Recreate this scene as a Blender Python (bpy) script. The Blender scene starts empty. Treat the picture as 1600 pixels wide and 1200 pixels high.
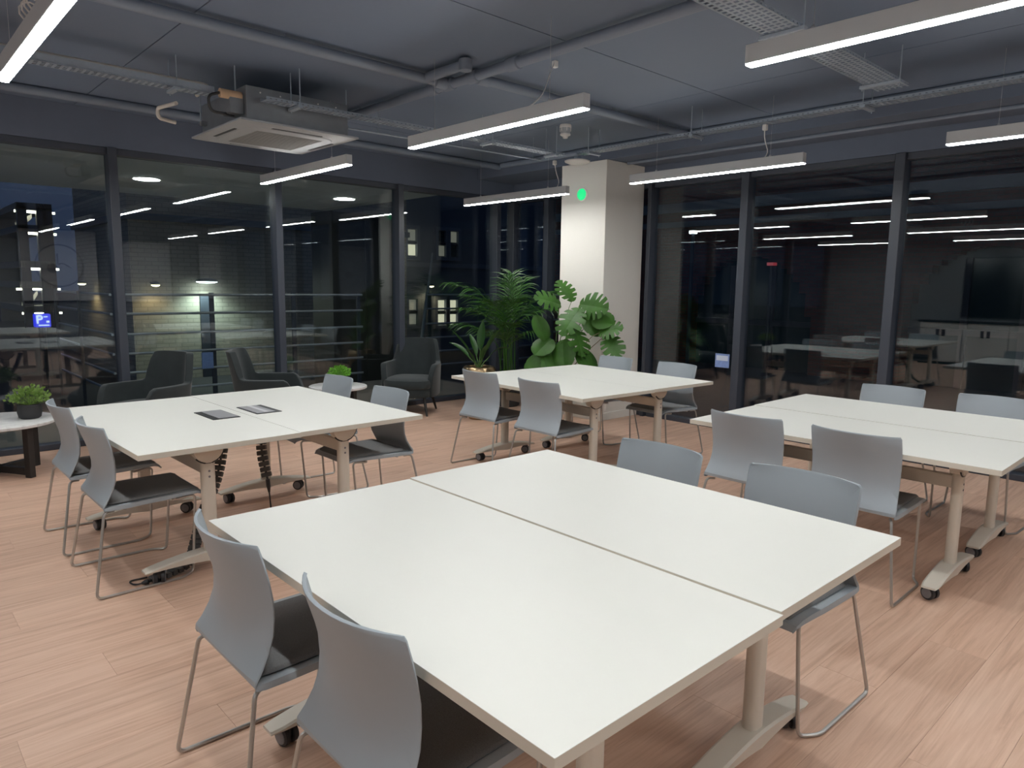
import bpy, bmesh, math, random
from mathutils import Vector, Matrix
random.seed(7)
scene = bpy.context.scene
COL = scene.collection
PI = math.pi

# ------------------------------------------------------------------ camera
F_PX, PITCH, YAW, ROLL, CAM_H = 1108.105, 0.13746, 0.82186, 0.01339, 1.521
fw = Vector((math.cos(YAW)*math.cos(PITCH), math.sin(YAW)*math.cos(PITCH), -math.sin(PITCH)))
rt0 = Vector((math.sin(YAW), -math.cos(YAW), 0)); up0 = rt0.cross(fw)
rt = rt0*math.cos(ROLL) + up0*math.sin(ROLL)
up = up0*math.cos(ROLL) - rt0*math.sin(ROLL)
CAM = Vector((0, 0, CAM_H))
cd = bpy.data.cameras.new('camera'); cam = bpy.data.objects.new('camera', cd); COL.objects.link(cam)
cd.sensor_fit = 'HORIZONTAL'; cd.sensor_width = 36; cd.lens = F_PX/1600*36
cd.clip_start = 0.05; cd.clip_end = 300
M = Matrix.Identity(4)
for i in range(3):
    M[i][0] = rt[i]; M[i][1] = up[i]; M[i][2] = -fw[i]; M[i][3] = CAM[i]
cam.matrix_world = M
scene.camera = cam

def at(px, py, x=None, y=None, z=None):
    """direction of a photo pixel, met with a real plane of the place"""
    d = fw + rt*((px-800)/F_PX) + up*((600-py)/F_PX)
    if z is not None: t = (z-CAM.z)/d.z
    elif x is not None: t = (x-CAM.x)/d.x
    else: t = (y-CAM.y)/d.y
    return CAM + d*t

# ------------------------------------------------------------------ world, exposure
w = bpy.data.worlds.new('night_sky'); scene.world = w; w.use_nodes = True
bgn = w.node_tree.nodes['Background']
bgn.inputs[0].default_value = (0.24, 0.38, 0.75, 1); bgn.inputs[1].default_value = 0.09
scene.view_settings.view_transform = 'Standard'
scene.view_settings.look = 'None'
scene.view_settings.exposure = 0.0
scene.view_settings.gamma = 1.0
scene.view_settings.use_curve_mapping = False
LAMP_E = 72.0

# ------------------------------------------------------------------ materials
MATS = {}
def nodes_of(name):
    m = bpy.data.materials.new(name); m.use_nodes = True
    nt = m.node_tree; b = nt.nodes['Principled BSDF']
    MATS[name] = m
    return m, nt, b
def N(nt, typ, **kw):
    n = nt.nodes.new(typ)
    for k, v in kw.items():
        if k.startswith('_'): setattr(n, k[1:], v)
        else: n.inputs[k].default_value = v
    return n
def rgba(c): return (c[0], c[1], c[2], 1)
def mat(name, col, rough=0.5, metal=0.0, var=0.06, scale=12.0, bump=0.0, bscale=200.0, spec=0.5, stretch=None, coat=0):
    """procedural material: base colour broken up by noise, optional fine bump"""
    m, nt, b = nodes_of(name)
    L = nt.links
    tc = N(nt, 'ShaderNodeTexCoord')
    mp = N(nt, 'ShaderNodeMapping'); L.new(tc.outputs['Object'], mp.inputs[0])
    if stretch: mp.inputs['Scale'].default_value = stretch
    no = N(nt, 'ShaderNodeTexNoise', Scale=scale, Detail=4.0, Roughness=0.55); L.new(mp.outputs[0], no.inputs['Vector'])
    mx = N(nt, 'ShaderNodeMix', _data_type='RGBA')
    mx.inputs[6].default_value = rgba([c*(1-var) for c in col]); mx.inputs[7].default_value = rgba([min(1, c*(1+var)) for c in col])
    L.new(no.outputs[0], mx.inputs[0]); L.new(mx.outputs[2], b.inputs['Base Color'])
    b.inputs['Roughness'].default_value = rough; b.inputs['Metallic'].default_value = metal
    b.inputs['Specular IOR Level'].default_value = spec
    if coat: b.inputs['Coat Weight'].default_value = coat
    if bump:
        nb = N(nt, 'ShaderNodeTexNoise', Scale=bscale, Detail=3.0); L.new(mp.outputs[0], nb.inputs['Vector'])
        bp = N(nt, 'ShaderNodeBump', Strength=bump, Distance=0.002); L.new(nb.outputs[0], bp.inputs['Height'])
        L.new(bp.outputs[0], b.inputs['Normal'])
    return m
def emit(name, col, strength):
    m, nt, b = nodes_of(name)
    b.inputs['Base Color'].default_value = (0.8, 0.8, 0.8, 1)
    b.inputs['Emission Color'].default_value = rgba(col); b.inputs['Emission Strength'].default_value = strength
    return m

mat('table_white', (0.80, 0.795, 0.745), 0.42, var=0.012, scale=3, bump=0.04, bscale=900)
mat('edge_cream', (0.66, 0.615, 0.53), 0.5, var=0.02)
mat('leg_cream', (0.69, 0.64, 0.56), 0.38, var=0.02, bump=0.03, bscale=600)
mat('shell_grey', (0.335, 0.378, 0.415), 0.47, var=0.02, bump=0.05, bscale=900)
mat('felt', (0.185, 0.188, 0.192), 0.95, var=0.45, scale=420, bump=0.6, bscale=500, spec=0.1)
mat('chrome_tube', (0.50, 0.49, 0.475), 0.36, metal=0.85, var=0.03)
mat('caster_black', (0.025, 0.026, 0.03), 0.45)
mat('caster_hub', (0.20, 0.195, 0.21), 0.4)
mat('black_plastic', (0.02, 0.02, 0.022), 0.4)
mat('spine_grey', (0.085, 0.083, 0.08), 0.5)
mat('alu', (0.55, 0.55, 0.57), 0.35, metal=0.6)
mat('module_lid', (0.36, 0.36, 0.38), 0.4, metal=0.3)
mat('frame_dark', (0.05, 0.058, 0.078), 0.42, var=0.05)
mat('bulkhead', (0.12, 0.145, 0.20), 0.7, var=0.05)
mat('pipe_paint', (0.19, 0.225, 0.285), 0.5, var=0.05)
mat('galv', (0.40, 0.46, 0.53), 0.42, metal=0.4, var=0.12, scale=40)
mat('lamp_body', (0.60, 0.62, 0.635), 0.45, var=0.02)
mat('white_plastic', (0.78, 0.77, 0.75), 0.4, var=0.02)
mat('ac_panel', (0.40, 0.425, 0.45), 0.45, var=0.02)
mat('ac_grille', (0.27, 0.275, 0.27), 0.6, var=0.08, scale=60)
mat('ac_metal', (0.28, 0.30, 0.32), 0.4, metal=0.5, var=0.15)
mat('pvc_beige', (0.62, 0.58, 0.53), 0.45)
mat('insulation_tan', (0.62, 0.42, 0.27), 0.8, var=0.1)
mat('column_white', (0.74, 0.715, 0.665), 0.75, var=0.015, bump=0.05, bscale=150)
mat('wall_grey', (0.22, 0.23, 0.245), 0.8, var=0.03, bump=0.04)
mat('velvet', (0.030, 0.037, 0.039), 0.9, var=0.25, scale=9, spec=0.15)
MATS['velvet'].node_tree.nodes['Principled BSDF'].inputs['Sheen Weight'].default_value = 0.22
mat('black_wood', (0.018, 0.016, 0.016), 0.5, var=0.2, scale=30)
mat('pot_black', (0.03, 0.031, 0.033), 0.6)
mat('pot_gold', (0.40, 0.29, 0.17), 0.28, metal=0.95, var=0.12, scale=6)
mat('pot_white', (0.6, 0.58, 0.55), 0.5)
mat('soil', (0.03, 0.02, 0.014), 0.95, var=0.4, scale=60, bump=0.6)
mat('leaf_small', (0.17, 0.29, 0.06), 0.5, var=0.55, scale=30)
mat('leaf_lime', (0.16, 0.42, 0.04), 0.5, var=0.3, scale=30)
mat('leaf_palm', (0.040, 0.115, 0.020), 0.34, var=0.4, scale=5, spec=0.4)
mat('leaf_monstera', (0.040, 0.115, 0.016), 0.45, var=0.55, scale=7, spec=0.28)
mat('leaf_lily', (0.026, 0.082, 0.018), 0.38, var=0.3, scale=6, spec=0.3)
mat('stem_green', (0.09, 0.17, 0.04), 0.5, var=0.2)
mat('stem_brown', (0.15, 0.11, 0.06), 0.7, var=0.2)
mat('screen_black', (0.006, 0.007, 0.010), 0.12, var=0.02)
mat('cabinet_white', (0.62, 0.62, 0.60), 0.5, var=0.02)
mat('worktop_black', (0.02, 0.02, 0.022), 0.35)
mat('picture_white', (0.62, 0.62, 0.64), 0.7, var=0.03)
mat('deck', (0.24, 0.22, 0.19), 0.7, var=0.3, scale=8, stretch=(1, 12, 1))
mat('asphalt', (0.05, 0.05, 0.055), 0.8, var=0.3, scale=30)
mat('soffit_paint', (0.76, 0.80, 0.79), 0.7, var=0.03)
mat('rail_steel', (0.42, 0.45, 0.48), 0.4, metal=0.5)
mat('cladding_olive', (0.045, 0.045, 0.035), 0.4, var=0.1)
mat('render_navy', (0.17, 0.20, 0.25), 0.8, var=0.12, scale=3)
mat('render_trim', (0.25, 0.29, 0.35), 0.8, var=0.05)
mat('concrete', (0.36, 0.35, 0.32), 0.8, var=0.1)
mat('dark_glass', (0.02, 0.05, 0.06), 0.15, var=0.1)
mat('stone_band', (0.20, 0.23, 0.26), 0.8, var=0.1)
mat('notice_blue', (0.22, 0.32, 0.62), 0.6, var=0.25, scale=40)
mat('notice_print', (0.62, 0.68, 0.80), 0.6)
emit('lamp_glow', (0.975, 0.985, 0.965), LAMP_E)
emit('downlight_glow', (1.0, 0.98, 0.88), 38.0)
emit('wall_lamp_glow', (0.9, 1.0, 0.92), 14.0)
emit('warm_glow', (1.0, 0.85, 0.5), 9.0)
emit('window_warm', (1.0, 0.93, 0.62), 0.75)
emit('window_dim', (0.9, 0.85, 0.6), 0.16)
emit('garage_glow', (1.0, 0.93, 0.72), 5.0)
emit('sign_blue', (0.02, 0.03, 1.0), 0.9)
emit('sign_white', (0.75, 0.9, 1.0), 1.1)
emit('led_green', (0.01, 0.80, 0.25), 0.9)
MATS['led_green'].node_tree.nodes['Principled BSDF'].inputs['Base Color'].default_value = (0.02, 0.4, 0.15, 1)
emit('street_glow', (0.95, 1.0, 1.0), 7.0)
emit('red_glow', (1.0, 0.06, 0.05), 0.25)

# marble
m, nt, b = nodes_of('marble')
tc = N(nt, 'ShaderNodeTexCoord'); no = N(nt, 'ShaderNodeTexNoise', Scale=5.0, Detail=8.0, Distortion=1.4)
nt.links.new(tc.outputs['Object'], no.inputs['Vector'])
cr = N(nt, 'ShaderNodeValToRGB'); nt.links.new(no.outputs[0], cr.inputs[0])
cr.color_ramp.elements[0].position = 0.46; cr.color_ramp.elements[0].color = (0.72, 0.71, 0.70, 1)
cr.color_ramp.elements[1].position = 0.56; cr.color_ramp.elements[1].color = (0.74, 0.73, 0.72, 1)
e = cr.color_ramp.elements.new(0.505); e.color = (0.60, 0.59, 0.59, 1)
nt.links.new(cr.outputs[0], b.inputs['Base Color']); b.inputs['Roughness'].default_value = 0.3

# brick
def brick_mat(name, c1, c2, mortar, scale=1.0):
    m, nt, b = nodes_of(name)
    tc = N(nt, 'ShaderNodeTexCoord'); sx = N(nt, 'ShaderNodeSeparateXYZ'); nt.links.new(tc.outputs['Object'], sx.inputs[0])
    ad = N(nt, 'ShaderNodeMath', _operation='ADD'); nt.links.new(sx.outputs[0], ad.inputs[0]); nt.links.new(sx.outputs[1], ad.inputs[1])
    cb = N(nt, 'ShaderNodeCombineXYZ'); nt.links.new(ad.outputs[0], cb.inputs[0]); nt.links.new(sx.outputs[2], cb.inputs[1])
    br = N(nt, 'ShaderNodeTexBrick', Scale=scale); nt.links.new(cb.outputs[0], br.inputs['Vector'])
    br.inputs['Color1'].default_value = rgba(c1); br.inputs['Color2'].default_value = rgba(c2); br.inputs['Mortar'].default_value = rgba(mortar)
    br.inputs['Brick Width'].default_value = 0.225; br.inputs['Row Height'].default_value = 0.075; br.inputs['Mortar Size'].default_value = 0.008
    nt.links.new(br.outputs[0], b.inputs['Base Color']); b.inputs['Roughness'].default_value = 0.85
    bp = N(nt, 'ShaderNodeBump', Strength=0.5, Distance=0.01); bp.invert = True
    nt.links.new(br.outputs[1], bp.inputs['Height']); nt.links.new(bp.outputs[0], b.inputs['Normal'])
brick_mat('brick_buff', (0.46, 0.43, 0.35), (0.41, 0.38, 0.31), (0.33, 0.31, 0.26))
brick_mat('brick_red', (0.17, 0.05, 0.042), (0.12, 0.036, 0.032), (0.08, 0.06, 0.055))

# ceiling paint
m, nt, b = nodes_of('ceiling_paint')
tc = N(nt, 'ShaderNodeNewGeometry'); no = N(nt, 'ShaderNodeTexNoise', Scale=0.8, Detail=5.0)
nt.links.new(tc.outputs['Position'], no.inputs['Vector'])
mx = N(nt, 'ShaderNodeMix', _data_type='RGBA'); mx.inputs[6].default_value = (0.145, 0.190, 0.272, 1); mx.inputs[7].default_value = (0.170, 0.208, 0.280, 1)
nt.links.new(no.outputs[0], mx.inputs[0]); nt.links.new(mx.outputs[2], b.inputs['Base Color']); b.inputs['Roughness'].default_value = 0.6
nb = N(nt, 'ShaderNodeTexNoise', Scale=14.0, Detail=6.0); nt.links.new(tc.outputs['Position'], nb.inputs['Vector'])
bp = N(nt, 'ShaderNodeBump', Strength=0.12, Distance=0.01); nt.links.new(nb.outputs[0], bp.inputs['Height']); nt.links.new(bp.outputs[0], b.inputs['Normal'])

# wood-look planks: tone per plank from its row and column, grain stretched along x
PW, PL = 0.225, 1.5
m, nt, b = nodes_of('plank_wood'); L = nt.links
ge = N(nt, 'ShaderNodeNewGeometry'); sx = N(nt, 'ShaderNodeSeparateXYZ'); L.new(ge.outputs['Position'], sx.inputs[0])
def mth(op, a, bb=None):
    n = N(nt, 'ShaderNodeMath', _operation=op)
    for k, v in ((0, a), (1, bb)):
        if v is None: continue
        if isinstance(v, (int, float)): n.inputs[k].default_value = v
        else: L.new(v, n.inputs[k])
    return n.outputs[0]
row = mth('FLOOR', mth('DIVIDE', mth('ADD', sx.outputs[1], 20*PW), PW))
off = mth('MULTIPLY', mth('FRACT', mth('MULTIPLY', row, 0.381)), PL)
colm = mth('FLOOR', mth('DIVIDE', mth('ADD', mth('ADD', sx.outputs[0], 20*PL), off), PL))
cid = N(nt, 'ShaderNodeCombineXYZ'); L.new(row, cid.inputs[0]); L.new(colm, cid.inputs[1])
wn = N(nt, 'ShaderNodeTexWhiteNoise', _noise_dimensions='2D'); L.new(cid.outputs[0], wn.inputs['Vector'])
gv = N(nt, 'ShaderNodeCombineXYZ')
L.new(mth('ADD', mth('MULTIPLY', sx.outputs[0], 1.3), mth('MULTIPLY', wn.outputs['Value'], 40.0)), gv.inputs[0])
L.new(mth('MULTIPLY', sx.outputs[1], 20.0), gv.inputs[1]); L.new(mth('MULTIPLY', wn.outputs['Value'], 17.0), gv.inputs[2])
g1 = N(nt, 'ShaderNodeTexNoise', Scale=1.0, Detail=7.0, Roughness=0.6, Distortion=1.2); L.new(gv.outputs[0], g1.inputs['Vector'])
gv2 = N(nt, 'ShaderNodeVectorMath', _operation='MULTIPLY'); L.new(gv.outputs[0], gv2.inputs[0]); gv2.inputs[1].default_value = (2.2, 4.5, 1)
g2 = N(nt, 'ShaderNodeTexNoise', Scale=1.0, Detail=4.0, Roughness=0.7); L.new(gv2.outputs[0], g2.inputs['Vector'])
cr = N(nt, 'ShaderNodeValToRGB'); L.new(mth('ADD', mth('MULTIPLY', g1.outputs[0], 0.72), mth('MULTIPLY', g2.outputs[0], 0.28)), cr.inputs[0])
cr.color_ramp.elements[0].position = 0.30; cr.color_ramp.elements[0].color = (0.47, 0.280, 0.195, 1)
cr.color_ramp.elements[1].position = 0.66; cr.color_ramp.elements[1].color = (0.74, 0.51, 0.385, 1)
e = cr.color_ramp.elements.new(0.48); e.color = (0.64, 0.412, 0.298, 1)
hsv = N(nt, 'ShaderNodeHueSaturation'); L.new(cr.outputs[0], hsv.inputs['Color'])
L.new(mth('ADD', mth('MULTIPLY', wn.outputs['Value'], 0.09), 0.955), hsv.inputs['Value'])
L.new(hsv.outputs[0], b.inputs['Base Color']); b.inputs['Roughness'].default_value = 0.48
bp = N(nt, 'ShaderNodeBump', Strength=0.10, Distance=0.002); L.new(g2.outputs[0], bp.inputs['Height']); L.new(bp.outputs[0], b.inputs['Normal'])

# glazing: clear pane that mirrors by Fresnel on both faces
m = bpy.data.materials.new('glazing'); m.use_nodes = True; nt = m.node_tree; MATS['glazing'] = m
nt.nodes.remove(nt.nodes['Principled BSDF']); out = nt.nodes['Material Output']
ge = N(nt, 'ShaderNodeNewGeometry'); mxv = N(nt, 'ShaderNodeMix', _data_type='FLOAT')
mxv.inputs[2].default_value = 1.52; mxv.inputs[3].default_value = 1/1.52; nt.links.new(ge.outputs['Backfacing'], mxv.inputs[0])
fr = N(nt, 'ShaderNodeFresnel'); nt.links.new(mxv.outputs[0], fr.inputs['IOR'])
tr = N(nt, 'ShaderNodeBsdfTransparent', Color=(0.93, 0.955, 0.965, 1)); gl = N(nt, 'ShaderNodeBsdfGlossy', Roughness=0.0, Color=(0.95, 0.98, 1, 1))
ms = N(nt, 'ShaderNodeMixShader'); nt.links.new(fr.outputs[0], ms.inputs[0]); nt.links.new(tr.outputs[0], ms.inputs[1]); nt.links.new(gl.outputs[0], ms.inputs[2])
nt.links.new(ms.outputs[0], out.inputs[0])

# ------------------------------------------------------------------ mesh helpers
class MB:
    def __init__(s): s.v = []; s.f = []; s.m = []; s.cur = 0
    def mi(s, i): s.cur = i; return s
    def face(s, idx): s.f.append(tuple(idx)); s.m.append(s.cur)
    def box(s, x0, x1, y0, y1, z0, z1):
        b = len(s.v)
        s.v += [(x, y, z) for z in (z0, z1) for y in (y0, y1) for x in (x0, x1)]
        for q in ((0,2,3,1), (4,5,7,6), (0,1,5,4), (2,6,7,3), (0,4,6,2), (1,3,7,5)): s.face([b+i for i in q])
        return s
    def cbox(s, c, d): return s.box(c[0]-d[0]/2, c[0]+d[0]/2, c[1]-d[1]/2, c[1]+d[1]/2, c[2]-d[2]/2, c[2]+d[2]/2)
    def ring_loft(s, rings, cap=True, closed=False):
        b = len(s.v); n = len(rings[0])
        for r in rings: s.v += [tuple(p) for p in r]
        k = len(rings)
        for i in range(k if closed else k-1):
            i2 = (i+1) % k
            for j in range(n):
                j2 = (j+1) % n
                s.face((b+i*n+j, b+i*n+j2, b+i2*n+j2, b+i2*n+j))
        if cap and not closed:
            s.face([b+j for j in range(n)][::-1]); s.face([b+(k-1)*n+j for j in range(n)])
        return s
    def tube(s, pts, r, n=8, cap=True):
        pts = [Vector(p) for p in pts]
        rs = r if isinstance(r, (list, tuple)) else [r]*len(pts)
        rings = []; prev = None
        for i, p in enumerate(pts):
            t = (pts[min(i+1, len(pts)-1)] - pts[max(i-1, 0)]).normalized()
            if prev is None:
                a = Vector((0, 0, 1)) if abs(t.z) < 0.9 else Vector((1, 0, 0))
                u = t.cross(a).normalized()
            else:
                u = (prev - t*prev.dot(t)).normalized()
            prev = u; vv = t.cross(u)
            rings.append([p + (u*math.cos(2*PI*j/n) + vv*math.sin(2*PI*j/n))*rs[i] for j in range(n)])
        return s.ring_loft(rings, cap)
    def lathe(s, prof, c=(0, 0, 0), n=24, axis='z'):
        rings = []
        for r, h in prof:
            ring = []
            for j in range(n):
                a = 2*PI*j/n
                if axis == 'z': p = (c[0]+r*math.cos(a), c[1]+r*math.sin(a), c[2]+h)
                elif axis == 'y': p = (c[0]+r*math.sin(a), c[1]+h, c[2]+r*math.cos(a))
                else: p = (c[0]+h, c[1]+r*math.cos(a), c[2]+r*math.sin(a))
                ring.append(p)
            rings.append(ring)
        return s.ring_loft(rings, True)
    def grid(s, P):
        b = len(s.v); n = len(P[0])
        for r in P: s.v += [tuple(p) for p in r]
        for i in range(len(P)-1):
            for j in range(n-1): s.face((b+i*n+j, b+i*n+j+1, b+(i+1)*n+j+1, b+(i+1)*n+j))
        return s
    def prism(s, poly, h0, h1, plane='xy', c=(0, 0, 0)):
        def P(a, bb, h):
            if plane == 'xy': return (c[0]+a, c[1]+bb, c[2]+h)
            if plane == 'xz': return (c[0]+a, c[1]+h, c[2]+bb)
            return (c[0]+h, c[1]+a, c[2]+bb)
        return s.ring_loft([[P(a, bb, h0) for a, bb in poly], [P(a, bb, h1) for a, bb in poly]])
    def mesh(s, name, mats, smooth=False, bevel=0, seg=2):
        me = bpy.data.meshes.new(name); me.from_pydata(s.v, [], s.f)
        if isinstance(mats, str): mats = [mats]
        for q in mats: me.materials.append(MATS[q])
        me.polygons.foreach_set('material_index', s.m)
        bm = bmesh.new(); bm.from_mesh(me)
        bmesh.ops.recalc_face_normals(bm, faces=bm.faces)
        if bevel:
            ed = [e for e in bm.edges if len(e.link_faces) == 2 and e.calc_face_angle() > 0.6]
            bmesh.ops.bevel(bm, geom=ed, offset=bevel, segments=seg, affect='EDGES', profile=0.5, clamp_overlap=True)
        bm.to_mesh(me); bm.free()
        if smooth:
            me.shade_smooth(); me.set_sharp_from_angle(angle=smooth if smooth is not True else math.radians(40))
        return me
    def build(s, name, mats, parent=None, smooth=False, bevel=0, seg=2, loc=None, rotz=None):
        o = bpy.data.objects.new(name, s.mesh(name, mats, smooth, bevel, seg)); COL.objects.link(o)
        if parent: o.parent = parent
        if loc is not None: o.location = loc
        if rotz is not None: o.rotation_euler = (0, 0, rotz)
        return o
def tag(o, label=None, cat=None, group=None, kind=None):
    if label: o['label'] = label
    if cat: o['category'] = cat
    if group: o['group'] = group
    if kind: o['kind'] = kind
    return o
def empty(name, loc=(0, 0, 0), rotz=0, label=None, cat=None, group=None, kind=None):
    o = bpy.data.objects.new(name, None); COL.objects.link(o); o.empty_display_size = 0.1
    o.location = loc; o.rotation_euler = (0, 0, rotz)
    return tag(o, label, cat, group, kind)
def copy_tree(o, parent=None):
    c = o.copy(); COL.objects.link(c); c.parent = parent
    for ch in list(o.children): copy_tree(ch, c)
    return c
def rounded(pts, r, seg=4):
    """polyline with its corners rounded"""
    pts = [Vector(p) for p in pts]; out = [pts[0]]
    for i in range(1, len(pts)-1):
        a, b, c = pts[i-1], pts[i], pts[i+1]
        d1 = (a-b); d2 = (c-b); k = min(r, d1.length*0.45, d2.length*0.45)
        p1 = b+d1.normalized()*k; p2 = b+d2.normalized()*k
        for j in range(seg+1):
            t = j/seg; out.append(p1*(1-t)**2 + b*2*t*(1-t) + p2*t*t)
    out.append(pts[-1]); return out
def rrect(w, d, r, n=4):
    out = []
    for cx, cy, a0 in ((w/2-r, d/2-r, 0), (-w/2+r, d/2-r, PI/2), (-w/2+r, -d/2+r, PI), (w/2-r, -d/2+r, 1.5*PI)):
        for i in range(n+1):
            a = a0+PI/2*i/n; out.append((cx+r*math.cos(a), cy+r*math.sin(a)))
    return out

# ------------------------------------------------------------------ the room shell
XW, YW, CZ = 6.9, 7.43, 3.04           # right glass wall, left glass wall, ceiling
X0, Y0 = -3.4, -3.4
HEAD = 2.655
# floor: planks laid along x over a screed
fl = MB().box(X0, XW+0.15, Y0, YW+0.15, -0.12, -0.006).build('floor', 'plank_wood')
tag(fl, 'pale pinkish oak-look plank floor', None, None, 'structure')
planks = []
r0 = int(math.floor(Y0/PW)); r1 = int(math.ceil(YW/PW))
for rr in range(r0, r1):
    ya = max(rr*PW, Y0); yb = min((rr+1)*PW, YW+0.02)
    offv = math.modf((rr+20)*0.381)[0]*PL
    k = int(math.floor((X0+offv)/PL))
    while k*PL-offv < XW:
        xa = max(k*PL-offv, X0); xb = min((k+1)*PL-offv, XW+0.02); k += 1
        if xb-xa < 0.02 or yb-ya < 0.02: continue
        planks.append((xa, xb, ya, yb))
def plank_rank(q):
    c = Vector(((q[0]+q[1])/2, (q[2]+q[3])/2, 0)); d = c-CAM; zf = d.dot(fw)
    if zf < 0.6: return 1e6+d.length
    u_, v_ = d.dot(rt)/zf*F_PX, d.dot(up)/zf*F_PX
    inside = abs(u_) < 800+900/zf and abs(v_) < 600+500/zf
    return d.length if inside else 1e6+d.length
planks.sort(key=plank_rank)
PM = {}
g = 0.0003
for q in planks[:295]:
    key = (round(q[1]-q[0], 3), round(q[3]-q[2], 3))
    if key not in PM:
        PM[key] = MB().box(-key[0]/2+g, key[0]/2-g, -key[1]/2+g, key[1]/2-g, -0.006, 0.0).mesh('plank', 'plank_wood', bevel=0.0005, seg=1)
    o = bpy.data.objects.new('plank', PM[key]); COL.objects.link(o); o.parent = fl
    o.location = ((q[0]+q[1])/2, (q[2]+q[3])/2, 0)
mb = MB()
for q in planks[295:]: mb.box(q[0]+g, q[1]-g, q[2]+g, q[3]-g, -0.006, 0)
tag(mb.build('planks', 'plank_wood', fl), kind='stuff')

# ceiling: large painted boards with open joints under the slab
ce = MB().box(X0, XW+0.2, Y0, YW+0.2, CZ+0.02, CZ+0.2).build('ceiling', 'bulkhead')
tag(ce, 'dark grey-blue painted ceiling with board joints', None, None, 'structure')
xs = [X0, -1.89, 1.575, 5.04, XW+0.2]; ys = [Y0, 0.22, 3.22, 6.22, YW+0.2]
for i in range(4):
    for j in range(4):
        gg = 0.004
        MB().box(xs[i]+gg, xs[i+1]-gg, ys[j]+gg, ys[j+1]-gg, CZ, CZ+0.018).build('ceiling_board', 'ceiling_paint', ce)
# bulkheads over the glazing
tag(MB().box(X0, XW+0.2, YW-0.06, YW+0.16, HEAD+0.06, CZ).build('wall_left', 'bulkhead'), 'dark navy bulkhead above the left glazing', None, None, 'structure')
tag(MB().box(XW-0.06, XW+0.16, Y0, YW-0.06, HEAD+0.06, CZ).build('wall_right', 'bulkhead'), 'dark navy bulkhead above the right glazing', None, None, 'structure')
tag(MB().box(X0-0.15, X0, Y0-0.15, YW+0.16, -0.1, CZ+0.2).build('wall_rear', 'wall_grey'), 'grey rear wall seen mirrored in the right glazing', None, None, 'structure')
tag(MB().box(X0, XW+0.16, Y0-0.15, Y0, -0.1, CZ+0.2).build('wall_back', 'wall_grey'), 'grey back wall seen mirrored in the left glazing', None, None, 'structure')

# mullions and glazed bays
MULX = [-1.27, 0.29, 1.85, 3.42, 4.97, 6.55]
MULY = [-2.08, -0.60, 0.90, 2.40, 3.87, 5.06, 6.72]
tn = 0
def mullion(name, x, y, wx, wy, lab):
    global tn
    tn += 1
    o = MB().box(x-wx/2, x+wx/2, y-wy/2, y+wy/2, 0.0, HEAD+0.06).build('trim_%d' % tn, 'frame_dark', bevel=0.004, seg=1)
    tag(o, lab, None, None, 'structure')
ordn = ['first', 'second', 'third', 'fourth', 'fifth', 'sixth', 'seventh']
for i, x in enumerate(MULX): mullion('m', x, YW-0.01, 0.075, 0.15, 'dark upright mullion, %s along the left glazing' % ordn[i])
for i, y in enumerate(MULY): mullion('m', XW-0.01, y, 0.15, 0.05 if abs(y-5.06) < 0.01 else 0.085, 'dark upright mullion, %s along the right glazing' % ordn[i])
mullion('m', XW+0.02, YW+0.02, 0.14, 0.14, 'dark corner post where both glazed walls meet')
wi = 0
def bay(a0, a1, left):
    global wi
    wi += 1
    root = empty('window_%d' % wi, ((a0+a1)/2, YW, 0) if left else (XW, (a0+a1)/2, 0), 0 if left else -PI/2)
    tag(root, 'tall dark-framed glass bay %d in the %s glazing' % (wi, 'left' if left else 'right'), None, None, 'structure')
    h = (a1-a0)/2
    MB().box(-h, h, -0.05, 0.06, HEAD, HEAD+0.06).build('head_rail', 'frame_dark', root, bevel=0.004, seg=1)
    MB().box(-h, h, -0.05, 0.06, 0.0, 0.055).build('sill_rail', 'frame_dark', root, bevel=0.004, seg=1)
    MB().box(-h, h, 0.000, 0.006, 0.055, HEAD).build('glass_pane', 'glazing', root)
    MB().box(-h, h, 0.026, 0.032, 0.055, HEAD).build('glass_pane', 'glazing', root)
ed = [X0] + MULX + [XW-0.05]
for a, b_ in zip(ed, ed[1:]): bay(a+0.037, b_-0.037, True)
ed = [Y0] + MULY + [YW-0.05]
for a, b_ in zip(ed, ed[1:]): bay(a+0.042, b_-0.042, False)

# boxed column in the corner
cb = empty('column', (6.505, 5.495, 0), 0, 'square off-white boxed column in the glazed corner', None, None, 'structure')
MB().box(-0.34, 0.34, -0.335, 0.335, 0, 2.90).build('shaft', 'column_white', cb, bevel=0.004, seg=1)
MB().box(-0.346, 0.345, -0.341, 0.341, 0, 0.09).build('baseboard', 'column_white', cb, bevel=0.003, seg=1)
tag(MB().box(6.18, 6.835, Y0, YW-0.07, 2.90, CZ-0.001).build('trim_beam', 'bulkhead'), 'dark downstand beam over the column along the right glazing', None, None, 'structure')
gl_ = empty('indicator_light', at(910, 304, x=6.165), 0, 'small glowing green indicator light on the white column', 'indicator light')
MB().lathe([(0.078, 0.0), (0.078, -0.008), (0.066, -0.012)], n=20, axis='x').build('base', 'white_plastic', gl_, smooth=True)
MB().lathe([(0.065, -0.012), (0.058, -0.026), (0.035, -0.036), (0.004, -0.040)], n=20, axis='x').build('lens', 'led_green', gl_, smooth=True)

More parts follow.
